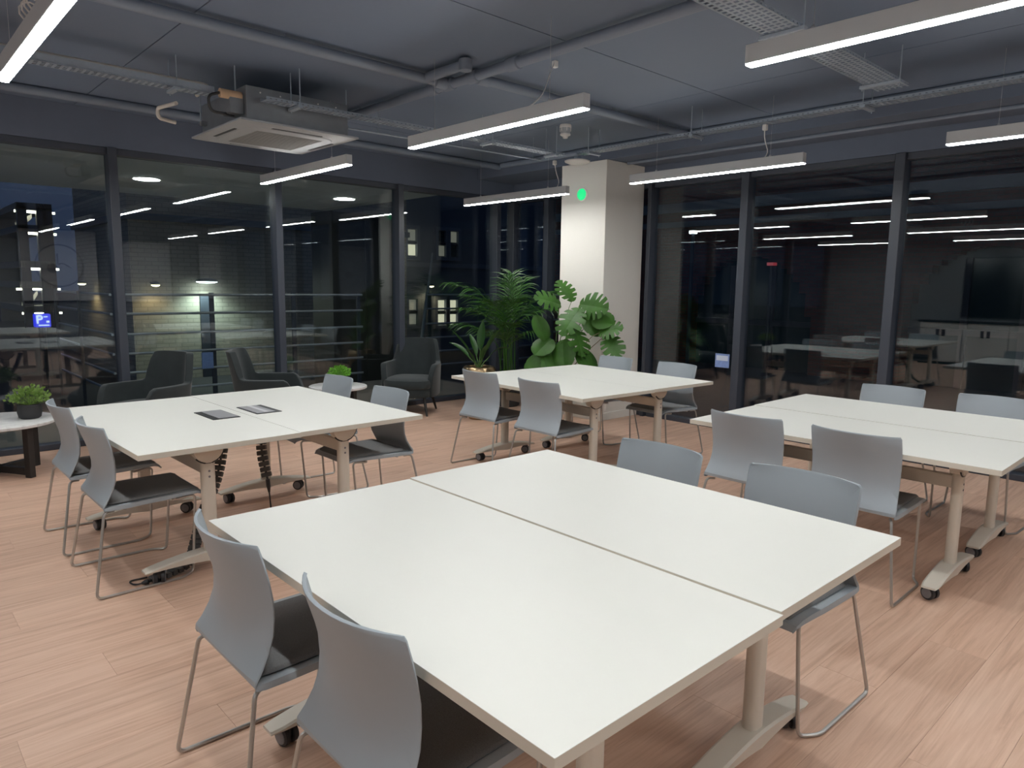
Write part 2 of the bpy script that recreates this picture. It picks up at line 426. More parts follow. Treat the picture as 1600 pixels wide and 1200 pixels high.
# ------------------------------------------------------------------ linear pendant lights
LZ, LLEN = 2.485, 1.67
def make_lamp():
    t = empty('linear_pendant_light')
    hl = LLEN/2
    MB().box(-0.028, 0.028, -hl, hl, 0.006, 0.085).build('housing', 'lamp_body', t, bevel=0.002, seg=1)
    MB().box(-0.025, 0.025, -hl+0.003, hl-0.003, 0.0, 0.0065).build('diffuser', 'lamp_glow', t)
    for s in (-1, 1):
        MB().tube([(0, s*0.55, 0.084), (0, s*0.55, CZ-LZ+0.02)], 0.0012, 6).build('suspension_wire', 'alu', t)
        MB().lathe([(0.011, 0), (0.011, 0.012), (0.004, 0.02)], (0, s*0.55, 0.084), 10).build('wire_grip', 'alu', t)
    return t
lamp0 = make_lamp(); lamp_used = [False]
def lamp(x, yc, lab, z=LZ, cable=None):
    o = lamp0 if not lamp_used[0] else copy_tree(lamp0)
    lamp_used[0] = True
    o.location = (x, yc, z); tag(o, lab, 'pendant light', 'linear pendant lights')
    for ch in o.children:
        if ch.name.startswith('suspension_wire'): ch.scale.z = 1.0
    return o, cable
LAMPS = [
    (0.64, 3.58, 'white linear pendant light in the upper left corner of the photo', None),
    (2.97, 0.87, 'largest white linear pendant light, at upper right below the wide cable tray', None),
    (3.045, 3.54, 'white linear pendant light in the upper middle below the pipe junction', (0.0, -0.36, 3.65, 3.54)),
    (3.095, 6.16, 'short-looking linear pendant light beside the ceiling air conditioner', None),
    (5.52, 5.97, 'linear pendant light just left of the white column', (0, -0.68, 5.46, 5.27)),
    (5.49, 3.46, 'linear pendant light just right of the white column', (0, -0.50, 5.42, 2.93)),
    (5.45, 0.80, 'linear pendant light at the right edge of the photo', None),
    (0.64, 6.18, 'linear pendant light behind the left frame edge, nearest the left glazing', None),
    (0.64, 0.55, 'linear pendant light above the camera, unseen, added to brighten the nearest table', None),  # added out of view, off the row's spacing, to brighten the nearest table
    (0.64, -1.62, 'linear pendant light behind the camera, seen only mirrored', None),
    (2.97, -1.73, 'linear pendant light by the back wall, left of the middle row', None),
    (5.50, -1.80, 'linear pendant light by the back wall, next to the right glazing', None),
    (-1.80, 6.18, 'linear pendant light of the rear row, nearest the left glazing', None),
    (-1.80, 3.58, 'linear pendant light of the rear row, second from the left glazing', None),
    (-1.80, 0.98, 'linear pendant light of the rear row, third from the left glazing', None),
]
lamp_objs = []
for x, yc, lab, cab in LAMPS:
    o, _ = lamp(x, yc, lab, 2.465 if lab.startswith('linear pendant light just left') else LZ)
    lamp_objs.append((o, cab))
for o, cab in lamp_objs:
    if cab is None: continue
    lx, ly, wx_, wy_ = cab
    top = Vector((wx_, wy_, CZ if wx_ < 4 else 2.81)) - Vector(o.location)
    a = Vector((lx, ly, 0.084))
    pts = []
    for i in range(9):
        t = i/8; q = a.lerp(top, t); q += Vector((0.03*math.sin(t*PI), -0.015*math.sin(t*2*PI), -0.03*math.sin(t*PI))); pts.append(q)
    MB().tube(pts, 0.004, 6).build('power_cable', 'white_plastic', o, smooth=True)
    MB().cbox((top.x, top.y, top.z-0.022), (0.035, 0.035, 0.044)).build('plug', 'white_plastic', o, bevel=0.004, seg=1)
# coiled cable on top of the upper-left light
pts = [(0.0+0.035*math.cos(a*0.7), -0.12+0.006*a, 0.13+0.035*math.sin(a*0.7)) for a in range(0, 34)]
MB().tube(pts, 0.004, 6).build('power_cable', 'white_plastic', lamp_objs[0][0], smooth=True)

# ------------------------------------------------------------------ tables
TH, TT = 0.735, 0.026
def make_table():
    t = empty('flip_top_table')
    o = MB().mi(0).box(-0.40, 0.40, -0.80, 0.80, TH-0.0015, TH).mi(1).box(-0.40, 0.40, -0.80, 0.80, TH-TT, TH-0.0015).build('tabletop', ['table_white', 'edge_cream'], t)
    MB().cbox((0, 0, 0.556), (0.03, 1.05, 0.070)).build('stretcher_beam', 'leg_cream', t, bevel=0.004, seg=1)
    for s in (-1, 1):
        y = s*0.54
        c = MB().prism(rrect(0.072, 0.050, 0.022), 0.10, 0.625, c=(0, y, 0)).build('column', 'leg_cream', t, smooth=True)
        for zz in (0.518, 0.548):
            MB().lathe([(0.006, 0), (0.006, 0.002), (0.003, 0.003)], (0, y+s*0.025, zz), 10, 'y').build('screw', 'caster_hub', c) if s > 0 else \
            MB().lathe([(0.006, 0), (0.006, -0.002), (0.003, -0.003)], (0, y+s*0.025, zz), 10, 'y').build('screw', 'caster_hub', c)
        poly = [(0.105, 0.0), (0.095, -0.030)]+[(0.078*math.cos(a), -0.036-0.078*math.sin(a)) for a in [PI*i/14 for i in range(15)]]+[(-0.095, -0.030), (-0.105, 0.0)]
        MB().prism(poly, -0.030, 0.030, 'xz', (0, y, TH-TT)).build('tilt_bracket', 'leg_cream', t, smooth=True)
        pts = [(0.082*math.cos(a), y+s*0.022, TH-TT-0.038-0.082*math.sin(a)) for a in [PI*(0.06+0.72*i/12) for i in range(13)]]
        MB().tube(pts, 0.004, 6).build('release_bail', 'black_plastic', t, smooth=True)
        MB().cbox((0.155, y, TH-TT-0.016), (0.09, 0.040, 0.030)).build('latch_housing', 'spine_grey', t, bevel=0.006)
        # arched foot
        rings = []
        for i in range(17):
            x = -0.335+0.67*i/16; k = abs(x)/0.335
            zt = 0.128-0.042*k**1.7; th = 0.050*(1-k)**1.0+0.010; wd = 0.043-0.003*k
            if k > 0.97: wd *= 0.82
            rings.append([(x, y-wd, zt-0.006), (x, y-wd*0.8, zt), (x, y+wd*0.8, zt), (x, y+wd, zt-0.006), (x, y+wd*0.9, zt-th), (x, y-wd*0.9, zt-th)])
        ft = MB().ring_loft(rings).build('foot', 'leg_cream', t, smooth=math.radians(30))
        for sx in (-1, 1):
            x = sx*0.262; m_ = MB()
            for q in (-1, 1):
                m_.mi(0).lathe([(0.026, -0.011), (0.0345, -0.008), (0.0345, 0.008), (0.026, 0.011)], (0.012, q*0.016, 0.0345), 22, 'y')
                m_.mi(1).lathe([(0.026, 0.0), (0.025, q*0.0025), (0.004, q*0.003)], (0.012, q*0.0265, 0.0345), 18, 'y')
            m_.mi(0).cbox((0.008, 0, 0.048), (0.034, 0.014, 0.030)); m_.lathe([(0.008, 0.03), (0.008, 0.088)], (0, 0, 0), 10)
            m_.build('caster', ['caster_black', 'caster_hub'], ft, smooth=True, loc=(x, y, 0), rotz={(-1, -1): 1.25, (-1, 1): 0.75, (1, -1): 1.75, (1, 1): 2.3}[(s, sx)])
    return t
table0 = make_table(); tused = [False]
def table(cx, cy, rot, lab):
    o = table0 if not tused[0] else copy_tree(table0)
    tused[0] = True
    o.location = (cx, cy, 0); o.rotation_euler = (0, 0, rot); tag(o, lab, 'table', 'white flip-top tables')
    return o
GAPS = [0.014, 0.004, 0.004, 0.015]
PAIRS = [  # centre of the pair, rotation, labels of the low-x and high-x table
    (1.615, 1.549, -0.005, 'nearest white flip-top table, filling the bottom of the photo', 'white flip-top table behind the nearest one, right of their long seam'),
    (1.687, 4.269, 0.015, 'white flip-top table at left with a closed grey power lid', 'white flip-top table at left with an open two-tone power lid'),
    (4.58, 4.056, -0.046, 'white flip-top table in the middle distance, on the side nearer the camera', 'white flip-top table in front of the column, on the side of the plants'),
    (4.492, 1.579, 0.011, 'white flip-top table at right, on the side nearer the camera', 'white flip-top table at right, on the side of the right glazing'),
]
TABS = []
for (cx, cy, a, l1, l2), gp_ in zip(PAIRS, GAPS):
    for s, lab in ((-1, l1), (1, l2)):
        d = 0.40+gp_/2
        TABS.append(table(cx+s*d*math.cos(a)+(0.006 if s > 0 else 0)*math.sin(a), cy+s*d*math.sin(a)+s*0.006, a, lab))
# power modules let into the left pair
def module(parent, cx, cy, lid_open):
    loc = (cx, cy, TH)
    MB().box(-0.080, 0.080, -0.150, 0.150, 0.0, 0.0035).build('power_module_frame', 'black_plastic', parent, loc=loc, bevel=0.001, seg=1)
    sg = 1 if lid_open else -1
    MB().box(-0.072+(0.0 if lid_open else 0.03), 0.072-(0.03 if lid_open else 0), -0.140, 0.140, 0.0035, 0.006).build('power_module_lid', 'module_lid', parent, loc=loc, bevel=0.001, seg=1)
    if lid_open:
        MB().box(-0.020, 0.008, -0.125, 0.135, 0.006, 0.0068).build('brush_strip', 'picture_white', parent, loc=loc)
def local(t, x, y):
    a = t.rotation_euler.z; dx, dy = x-t.location.x, y-t.location.y
    return (dx*math.cos(a)+dy*math.sin(a), -dx*math.sin(a)+dy*math.cos(a))
p_ = local(TABS[2], 1.546, 4.244); module(TABS[2], p_[0], p_[1], False)
p_ = local(TABS[3], 1.814, 4.269); module(TABS[3], p_[0], p_[1], True)

# ------------------------------------------------------------------ chairs
def make_chair():
    t = empty('sled_base_chair')
    # shell: back from the top edge down to the crease, then the seat out to its front lip
    prof = [(0.030, 0.822), (0.033, 0.813), (0.050, 0.765), (0.068, 0.715), (0.085, 0.66), (0.095, 0.605), (0.097, 0.555), (0.090, 0.51), (0.077, 0.47), (0.066, 0.445), (0.070, 0.432),
            (0.095, 0.428), (0.16, 0.426), (0.26, 0.427), (0.36, 0.431), (0.45, 0.437), (0.505, 0.437), (0.535, 0.428), (0.548, 0.412)]
    hw = [0.209, 0.2165, 0.2175, 0.217, 0.215, 0.213, 0.213, 0.216, 0.221, 0.225, 0.226, 0.227, 0.227, 0.226, 0.225, 0.222, 0.219, 0.214, 0.207]
    wing = [0.062, 0.060, 0.056, 0.050, 0.043, 0.036, 0.030, 0.022, 0.014, 0.006, 0, 0, 0, 0, 0, 0, 0, 0, 0]
    lift = [0, 0, 0, 0, 0, 0, 0, 0, 0, 0, 0, 0.004, 0.008, 0.010, 0.008, 0.004, 0, -0.002, -0.004]
    nv = 13; P = []
    skirt = [0]*8+[0.003, 0.008, 0.012, 0.015, 0.017, 0.017, 0.016, 0.014, 0.010, 0.006, 0.002]
    for (x, z), h, wg, lf, sk in zip(prof, hw, wing, lift, skirt):
        rowp = []
        for j in range(nv):
            v = -1+2*j/(nv-1)
            rowp.append((x+wg*abs(v)**2.2, v*h, z+lf*abs(v)**3))
        a_, b_ = rowp[0], rowp[-1]
        rowp = [(a_[0]+(0.002 if sk == 0 else 0), a_[1]-0.002, a_[2]-sk)] + rowp + [(b_[0]+(0.002 if sk == 0 else 0), b_[1]+0.002, b_[2]-sk)]
        P.append(rowp)
    sh = MB().grid(P).build('shell', 'shell_grey', t, smooth=math.radians(50))
    so = sh.modifiers.new('thickness', 'SOLIDIFY'); so.thickness = 0.009; so.offset = 0
    bv = sh.modifiers.new('edge', 'BEVEL'); bv.width = 0.0025; bv.segments = 2; bv.limit_method = 'ANGLE'
    # felt pad
    P = []; Q = []
    xs_ = [0.098, 0.104, 0.13, 0.20, 0.28, 0.36, 0.44, 0.50, 0.522, 0.530]
    for x in xs_:
        a = (x-0.098)/(0.530-0.098); z = 0.431+0.003*max(0, min(1, (x-0.2)/0.25)); h = 0.203-0.012*a
        edge = min(x-0.098, 0.530-x); e_ = min(1, edge/0.012)
        h *= 0.965+0.035*e_
        if x > 0.50: z -= 0.25*(x-0.50)
        P.append([(x, v*h, z + 0.004 + 0.014*e_*min(1, (1-abs(v))/0.07)**0.5 + 0.007*abs(v)**3) for v in (-1, -0.985, -0.95, -0.7, -0.35, 0, 0.35, 0.7, 0.95, 0.985, 1)])
    MB().grid(P).build('seat_pad', 'felt', t, smooth=math.radians(60))
    # sled frame, one bent tube a side, and the bars under the seat
    for s in (-1, 1):
        pts = rounded([(0.12, s*0.190, 0.405), (0.072, s*0.212, 0.410), (0.004, s*0.268, 0.0075), (0.40, s*0.262, 0.0075), (0.468, s*0.215, 0.0075), (0.500, s*0.205, 0.420), (0.40, s*0.19, 0.405)], 0.03, 5)
        MB().tube(pts, 0.0068, 8).build('side_frame', 'chrome_tube', t, smooth=True)
    for x in (0.17, 0.40):
        MB().tube([(x, -0.195, 0.408), (x, 0.195, 0.408)], 0.008, 8).build('seat_bar', 'chrome_tube', t, smooth=True)
    return t
chair0 = make_chair(); cused = [False]
def chair(x_rear, yc, face, lab, rot=0.0):
    o = chair0 if not cused[0] else copy_tree(chair0)
    cused[0] = True
    o.location = (x_rear, yc, 0); o.rotation_euler = (0, 0, (0 if face > 0 else PI)+rot); tag(o, lab, 'chair', 'grey sled-base chairs')
CH = [
    (0.650, 2.005, 1, 'grey chair left of the nearest table, farther one, beside the table corner', 0.0),
    (0.665, 1.335, 1, 'grey chair nearest the camera at the bottom, its seat under the nearest table', 0.0),
    (2.690, 1.815, -1, 'grey chair back facing across the nearest tables, left one on their far side', -0.02),
    (2.720, 1.180, -1, 'grey chair tucked under the right corner of the nearest tables', 0.0),
    (0.740, 3.965, 1, 'grey chair at the left table, nearer one of its left side', 0.0),
    (0.740, 4.690, 1, 'leftmost grey chair, beside the marble side table with a plant', 0.0),
    (2.750, 4.780, -1, 'grey chair behind the left tables, in front of the small marble table', -0.03),
    (2.710, 4.010, -1, 'grey chair at the right corner of the left tables, lit seat showing under it', -0.02),
    (3.660, 4.435, 1, 'grey chair in front of the gold plant pot, at the middle-distance tables', 0.0),
    (3.645, 3.735, 1, 'grey chair at the near corner of the middle-distance tables', 0.0),
    (5.720, 4.510, -1, 'grey chair directly in front of the white column', -0.06),
    (5.720, 3.780, -1, 'grey chair right of the white column at the middle-distance tables', -0.06),
    (3.560, 1.990, 1, 'grey chair at the left corner of the right tables', 0.0),
    (3.558, 1.390, 1, 'grey chair on the near side of the right tables, its full back in view', 0.0),
    (5.680, 1.880, -1, 'grey chair on the far side of the right tables, before the wide mullion', -0.02),
    (5.700, 1.240, -1, 'grey chair on the far side of the right tables, cut by the right photo edge', -0.02),
]
for c in CH: chair(*c)

# ------------------------------------------------------------------ cable spines under the left pair
def spine(name, lab, path, n, cord):
    root = empty(name, (path[0][0], path[0][1], 0), 0, lab, 'cable spine')
    o0 = Vector((path[0][0], path[0][1], 0))
    pts = [Vector(p)-o0 for p in path]
    # resample
    fine = rounded(pts, 0.09, 8); ls = [0]
    for a, b_ in zip(fine, fine[1:]): ls.append(ls[-1]+(b_-a).length)
    def ev(s):
        for i in range(len(fine)-1):
            if ls[i+1] >= s or i == len(fine)-2:
                t = (s-ls[i])/max(1e-6, ls[i+1]-ls[i]); return fine[i].lerp(fine[i+1], t), (fine[i+1]-fine[i]).normalized()
    me = MB().box(-0.030, 0.030, -0.013, 0.013, -0.0135, 0.0135).mesh('vertebra', 'spine_grey', bevel=0.003, seg=1)
    step = 0.034; k = int(ls[-1]/step)
    for i in range(k):
        p, d = ev((i+0.5)*step)
        o = bpy.data.objects.new('vertebra', me); COL.objects.link(o); o.parent = root
        side = Vector((math.cos(YAW-PI/2), math.sin(YAW-PI/2), 0)); side = (side-d*side.dot(d)).normalized()
        R = Matrix((side, d.cross(side), d)).transposed()
        o.matrix_local = Matrix.Translation(p) @ R.to_4x4()
    MB().tube(fine, 0.007, 6).build('inner_cable', 'black_plastic', root, smooth=True)
    cp = [Vector(p)-o0 for p in cord]
    MB().tube([cp[0], cp[0].lerp(cp[1], 0.25), cp[0].lerp(cp[1], 0.5)], [0.013, 0.013, 0.006], 10).build('cable_boot', 'black_plastic', root, smooth=True)
    MB().tube(rounded(cp, 0.05, 5), 0.0045, 6).build('power_cord', 'black_plastic', root, smooth=True)
spine('cable_spine', 'black jointed cable spine hanging below the open power module', [(1.80, 4.20, 0.70), (1.775, 4.17, 0.5), (1.79, 4.12, 0.32)], 10,
      [(1.79, 4.12, 0.325), (1.795, 4.10, 0.16), (1.80, 4.09, 0.008), (1.70, 3.95, 0.008)])
sp = at(232, 908, z=0.02); sq = at(300, 884, z=0.03)
k0 = at(349, 690, y=4.10); k1 = at(341, 742, y=4.06); k2 = at(318, 800, y=3.98); k3 = at(307, 842, y=3.93)
spine('cable_spine', 'black jointed cable spine curling down to the floor by the left table foot', [k0, k1, k2, k3, (sq.x, sq.y+0.03, 0.03), (sp.x, sp.y, 0.018)], 20,
      [(sp.x, sp.y, 0.018), (sp.x-0.06, sp.y+0.02, 0.008), (sp.x-0.07, sp.y+0.10, 0.006), (sp.x+0.02, sp.y+0.09, 0.006)])

# ------------------------------------------------------------------ armchairs and side tables
def make_armchair():
    t = empty('wingback_armchair')
    nA = 41; outer = []; R_ = 0.335
    def hgt(a):
        k = (abs(a)-0.62)/0.42; k = max(0, min(1, k)); k = k*k*(3-2*k)
        h = 0.86*(1-k)+0.595*k
        e_ = max(0, (abs(a)-1.83)/0.36); return h-0.16*e_**2.2
    P = []
    for i in range(nA):
        a = -2.19+4.38*i/(nA-1); h = hgt(a)
        # superellipse plan: back at -x
        ca, sa = math.cos(a), math.sin(a)
        px_ = -abs(ca)**0.75*math.copysign(1, ca)*0.355; py_ = abs(sa)**0.62*math.copysign(1, sa)*0.345
        col = []
        for q in range(9):
            tq = q/8; z = 0.215+(h-0.215)*tq
            lean = -0.085*max(0, ca)*tq**1.3; bulge = 1.0-0.05*(1-tq)
            col.append((px_*bulge+lean, py_*bulge*(1-0.07*tq*max(0, ca)), z))
        P.append(col)
    sh = MB().grid(P).build('upholstered_shell', 'velvet', t, smooth=True)
    s_ = sh.modifiers.new('t', 'SOLIDIFY'); s_.thickness = 0.062; s_.offset = -1
    b_ = sh.modifiers.new('b', 'BEVEL'); b_.width = 0.024; b_.segments = 3; b_.limit_method = 'ANGLE'; b_.angle_limit = 0.7
    def plan(sc, z, dx=0.03):
        out_ = []
        for j in range(36):
            a = 2*PI*j/36; c_, s2 = math.cos(a), math.sin(a)
            out_.append((dx+abs(c_)**0.6*math.copysign(1, c_)*0.315*sc, abs(s2)**0.6*math.copysign(1, s2)*0.285*sc, z))
        return out_
    MB().ring_loft([plan(0.95, 0.215), plan(1.0, 0.235), plan(1.0, 0.300), plan(0.98, 0.318)]).build('seat_base', 'velvet', t, smooth=True)
    MB().ring_loft([plan(0.97, 0.318, 0.045), plan(1.02, 0.335, 0.045), plan(1.03, 0.38, 0.045), plan(0.98, 0.415, 0.045), plan(0.82, 0.432, 0.045), plan(0.4, 0.438, 0.045), plan(0.02, 0.439, 0.045)]).build('seat_cushion', 'velvet', t, smooth=True)
    for sx in (-1, 1):
        for sy in (-1, 1):
            MB().tube([(0.20*sx+0.02, 0.20*sy, 0.225), (0.27*sx+0.02, 0.25*sy, 0.0)], [0.021, 0.012], 12).build('leg', 'black_wood', t, smooth=True)
    return t
arm0 = make_armchair()
ARM = [((1.87, 6.90, 0), math.radians(205), 'charcoal velvet armchair left of the others, facing the plant on the oval table'),
       ((3.04, 6.74, 0), math.radians(-35), 'charcoal velvet armchair in the middle with its back towards the left, facing the round table'),
       ((4.86, 7.0, 0), math.radians(222), 'charcoal velvet armchair at right of the round table, its seat in full view')]
for i, (l, a, lab) in enumerate(ARM):
    o = arm0 if i == 0 else copy_tree(arm0)
    o.location = l; o.rotation_euler = (0, 0, a); tag(o, lab, 'armchair', 'charcoal velvet armchairs')

def side_table(loc, r, h, lab, rot):
    t = empty('side_table', loc, rot, lab, 'side table')
    MB().lathe([(r-0.012, h-0.028), (r, h-0.022), (r, h-0.004), (r-0.006, h)], n=56).build('marble_top', 'marble', t, smooth=True)
    for k in range(2):
        m_ = MB(); q = r*0.80; wd = 0.024
        def bx_(x0, x1, z0, z1):
            if k == 0: m_.box(x0, x1, -wd, wd, z0, z1)
            else: m_.box(-wd, wd, x0, x1, z0, z1)
        bx_(-q, -q+0.055, 0, h-0.028); bx_(q-0.055, q, 0, h-0.028)
        bx_(-q+0.055, q-0.055, 0.02+0.0*k, 0.075)
        m_.build('leg_frame', 'black_wood', t, bevel=0.003, seg=1)
    return t
side_table((0.76, 6.70, 0), 0.40, 0.43, 'oval marble side table on crossed dark wood frames at the left edge', 0.55)
side_table((3.72, 6.71, 0), 0.30, 0.45, 'small round white marble side table between two armchairs', 0.3)

def bush(loc, z, r, lab, pot_mat, leaf, ph, pr, n=430):
    t = empty('potted_plant', (loc[0], loc[1], z), 0, lab, 'potted plant')
    MB().lathe([(pr*0.72, 0), (pr*0.9, 0.012), (pr, ph*0.45), (pr*0.93, ph), (pr*0.83, ph), (pr*0.83, ph-0.012)], n=28).build('pot', pot_mat, t, smooth=True)
    m_ = MB(); rnd = random.Random(int(loc[0]*1000))
    for i in range(n):
        th = rnd.uniform(0, 2*PI); ph_ = math.acos(rnd.uniform(-0.15, 1)); rr = r*rnd.uniform(0.45, 1.12)
        d = Vector((math.sin(ph_)*math.cos(th), math.sin(ph_)*math.sin(th), math.cos(ph_)*0.75))
        c = Vector((0, 0, ph+r*0.22))+d*rr
        l_ = rnd.uniform(0.018, 0.034); wd = l_*0.36
        ax = (d+Vector((rnd.uniform(-.6, .6), rnd.uniform(-.6, .6), rnd.uniform(-.2, .7)))).normalized()
        sd = ax.cross(Vector((rnd.uniform(-1, 1), rnd.uniform(-1, 1), 0.3))).normalized(); nn = ax.cross(sd)
        b = len(m_.v); p0 = c; p1 = c+ax*l_*0.5+nn*0.003; p2 = c+ax*l_
        m_.v += [tuple(p0), tuple(p1+sd*wd), tuple(p2), tuple(p1-sd*wd)]
        m_.face((b, b+1, b+2)); m_.face((b, b+2, b+3))
        if i % 6 == 0: m_.tube([(0, 0, ph-0.01), tuple(c*0.6+Vector((0, 0, ph*0.3))), tuple(c)], 0.0012, 4)
    tag(m_.build('foliage', leaf, t), kind='stuff')
    MB().lathe([(0.004, ph-0.014), (pr*0.84, ph-0.013), (pr*0.84, ph-0.010), (0.004, ph-0.010)], n=24).build('soil', 'soil', t)
bush((0.97, 6.66), 0.43, 0.135, 'leafy green plant in a round black pot on the oval marble table', 'pot_black', 'leaf_small', 0.115, 0.085)
bush((3.78, 6.78), 0.45, 0.105, 'bright lime green plant on the small round marble table', 'pot_black', 'leaf_lime', 0.085, 0.065, 420)

# ------------------------------------------------------------------ big plants
def lance_leaf(m_, base, tip_dir, length, width, droop, seed, twist=0.0, n=9):
    d = Vector(tip_dir).normalized(); pts = []; p = Vector(base); cur = d.copy()
    for i in range(n):
        pts.append(p.copy()); p = p+cur*(length/(n-1)); cur = (cur+Vector((0, 0, -droop/(n-1)))).normalized()
    rows = []
    for i, q in enumerate(pts):
        t = i/(n-1); tg = (pts[min(i+1, n-1)]-pts[max(i-1, 0)]).normalized()
        sd = tg.cross(Vector((0, 0, 1)));
        if sd.length < 0.05: sd = Vector((1, 0, 0))
        sd = sd.normalized(); nn = sd.cross(tg).normalized()
        sd = (sd*math.cos(twist)+nn*math.sin(twist)); nn = sd.cross(tg)
        wd = width*max(0.02, math.sin(PI*min(1, t*0.97+0.03))**0.8*(1-0.25*t))
        rows.append([q-sd*wd+nn*wd*0.28, q-sd*wd*0.5+nn*wd*0.10, q, q+sd*wd*0.5+nn*wd*0.10, q+sd*wd+nn*wd*0.28])
    m_.grid(rows)
# peace-lily-like plant in a tall gold pot
gp = empty('potted_lily', (5.21, 6.16, 0), 0, 'broad dark leaves rising from a tall tapered gold pot', 'potted plant')
MB().lathe([(0.10, 0), (0.115, 0.01), (0.165, 0.35), (0.19, 0.52), (0.192, 0.575), (0.172, 0.605), (0.135, 0.610), (0.130, 0.595), (0.135, 0.56)], n=40).build('pot', 'pot_gold', gp, smooth=True)
MB().lathe([(0.004, 0.555), (0.137, 0.555), (0.137, 0.565), (0.004, 0.57)], n=24).build('soil', 'soil', gp)
rv, fv = rt.normalized(), Vector((fw.x, fw.y, 0)).normalized()
for k, (sx, sf, l_, wd, dr, hst) in enumerate([(-0.85, -0.1, 0.34, 0.055, 0.15, 0.20), (-0.95, 0.2, 0.30, 0.05, 0.5, 0.14), (0.10, 0.1, 0.36, 0.065, 0.05, 0.22), (0.55, -0.3, 0.36, 0.040, 0.35, 0.20),
                                              (-0.3, 0.5, 0.30, 0.05, 0.4, 0.16), (0.9, 0.4, 0.30, 0.045, 0.9, 0.14), (0.25, -0.5, 0.24, 0.04, 0.5, 0.12), (-0.45, -0.5, 0.24, 0.045, 0.5, 0.10)]):
    d = rv*sx+fv*sf; s0 = Vector((0, 0, 0.56)); s1 = s0+d*0.12+Vector((0, 0, hst))
    lf = MB(); lance_leaf(lf, s1, d*0.75+Vector((0, 0, 0.9)), l_, wd, dr*1.6, k, 0.3 if k % 2 else -0.2)
    o = lf.build('leaf', 'leaf_lily', gp, smooth=True)
    MB().tube([s0, s0.lerp(s1, 0.5)+Vector((0, 0, 0.02)), s1+(d*0.75+Vector((0, 0, 0.9))).normalized()*0.02], [0.007, 0.006, 0.004], 6).build('stem', 'stem_green', gp, smooth=True)

# kentia-like palm
pp = empty('potted_palm', (6.08, 6.62, 0), 0, 'tall feathery palm with arching fronds left of the column', 'potted plant')
MB().lathe([(0.13, 0), (0.15, 0.01), (0.19, 0.36), (0.195, 0.40), (0.175, 0.40), (0.17, 0.36)], n=32).build('pot', 'pot_black', pp, smooth=True)
MB().lathe([(0.004, 0.35), (0.172, 0.35), (0.172, 0.36), (0.004, 0.365)], n=24).build('soil', 'soil', pp)
rnd = random.Random(5)
FR = [(-1.0, -0.1, 1.62, 0.62), (-0.75, 0.3, 1.45, 0.55), (-0.85, -0.5, 1.30, 0.55), (0.75, 0.1, 1.50, 0.62), (0.95, -0.25, 1.30, 0.58), (0.35, -0.6, 1.42, 0.5), (-0.30, -0.7, 1.40, 0.5),
      (0.05, 0.3, 1.60, 0.45), (-0.55, 0.6, 1.30, 0.5), (0.6, 0.6, 1.30, 0.5), (-0.95, 0.15, 1.08, 0.52), (0.8, -0.5, 1.02, 0.50), (0.15, -0.85, 1.12, 0.48), (-0.55, -0.75, 1.02, 0.48), (0.30, 0.35, 1.52, 0.42), (-0.2, 0.1, 1.56, 0.42)]
for k, (sx, sf, ztop, reach) in enumerate(FR):
    d = (rv*sx+fv*sf); b0 = Vector((rnd.uniform(-.09, .09), rnd.uniform(-.09, .09), 0.36))
    hh = ztop-0.36
    pts = []
    for i in range(25):
        t = i/24
        rr = reach*(0.22*t+0.98*max(0, (t-0.40)/0.60)**1.5)
        z = b0.z+hh*(1.25*t-0.27*max(0, (t-0.45)/0.55)**2.0*1.15*(1 if reach > .45 else .6))
        pts.append(b0+d*rr+Vector((0, 0, z-b0.z)))
    fr_ = MB(); fr_.tube(pts, [0.008*(1-0.75*i/24) for i in range(25)], 5)
    nl = 21
    for i in range(nl):
        t = 0.52+0.47*i/(nl-1); ii = t*24; i0 = int(ii); q = pts[i0].lerp(pts[min(24, i0+1)], ii-i0)
        tg = (pts[min(24, i0+1)]-pts[max(0, i0-1)]).normalized(); sd = tg.cross(Vector((0, 0, 1))).normalized(); un = sd.cross(tg).normalized()
        ll = (0.40 if reach > 0.5 else 0.34)*math.sin(PI*(0.22+0.66*i/(nl-1)))**0.7*rnd.uniform(0.8, 1.1)
        for s in (-1, 1):
            dd = (sd*s*rnd.uniform(0.55, 0.95)+tg*0.75+un*rnd.uniform(0.0, 0.4)).normalized(); p = q.copy(); wd = rnd.uniform(0.0055, 0.0085)
            cur = dd; rows = []; dr = rnd.uniform(0.12, 0.30)
            for j in range(7):
                f_ = j/6; wn_ = (tg-cur*tg.dot(cur)).normalized()
                ww = wd*(0.5+1.2*f_ if f_ < 0.35 else (1-f_)*1.4+0.03)
                rows.append([p-wn_*ww, p+wn_*ww]); p = p+cur*(ll/6); cur = (cur+Vector((0, 0, -dr))).normalized()
            fr_.grid(rows)
    fr_.build('frond', 'leaf_palm', pp)

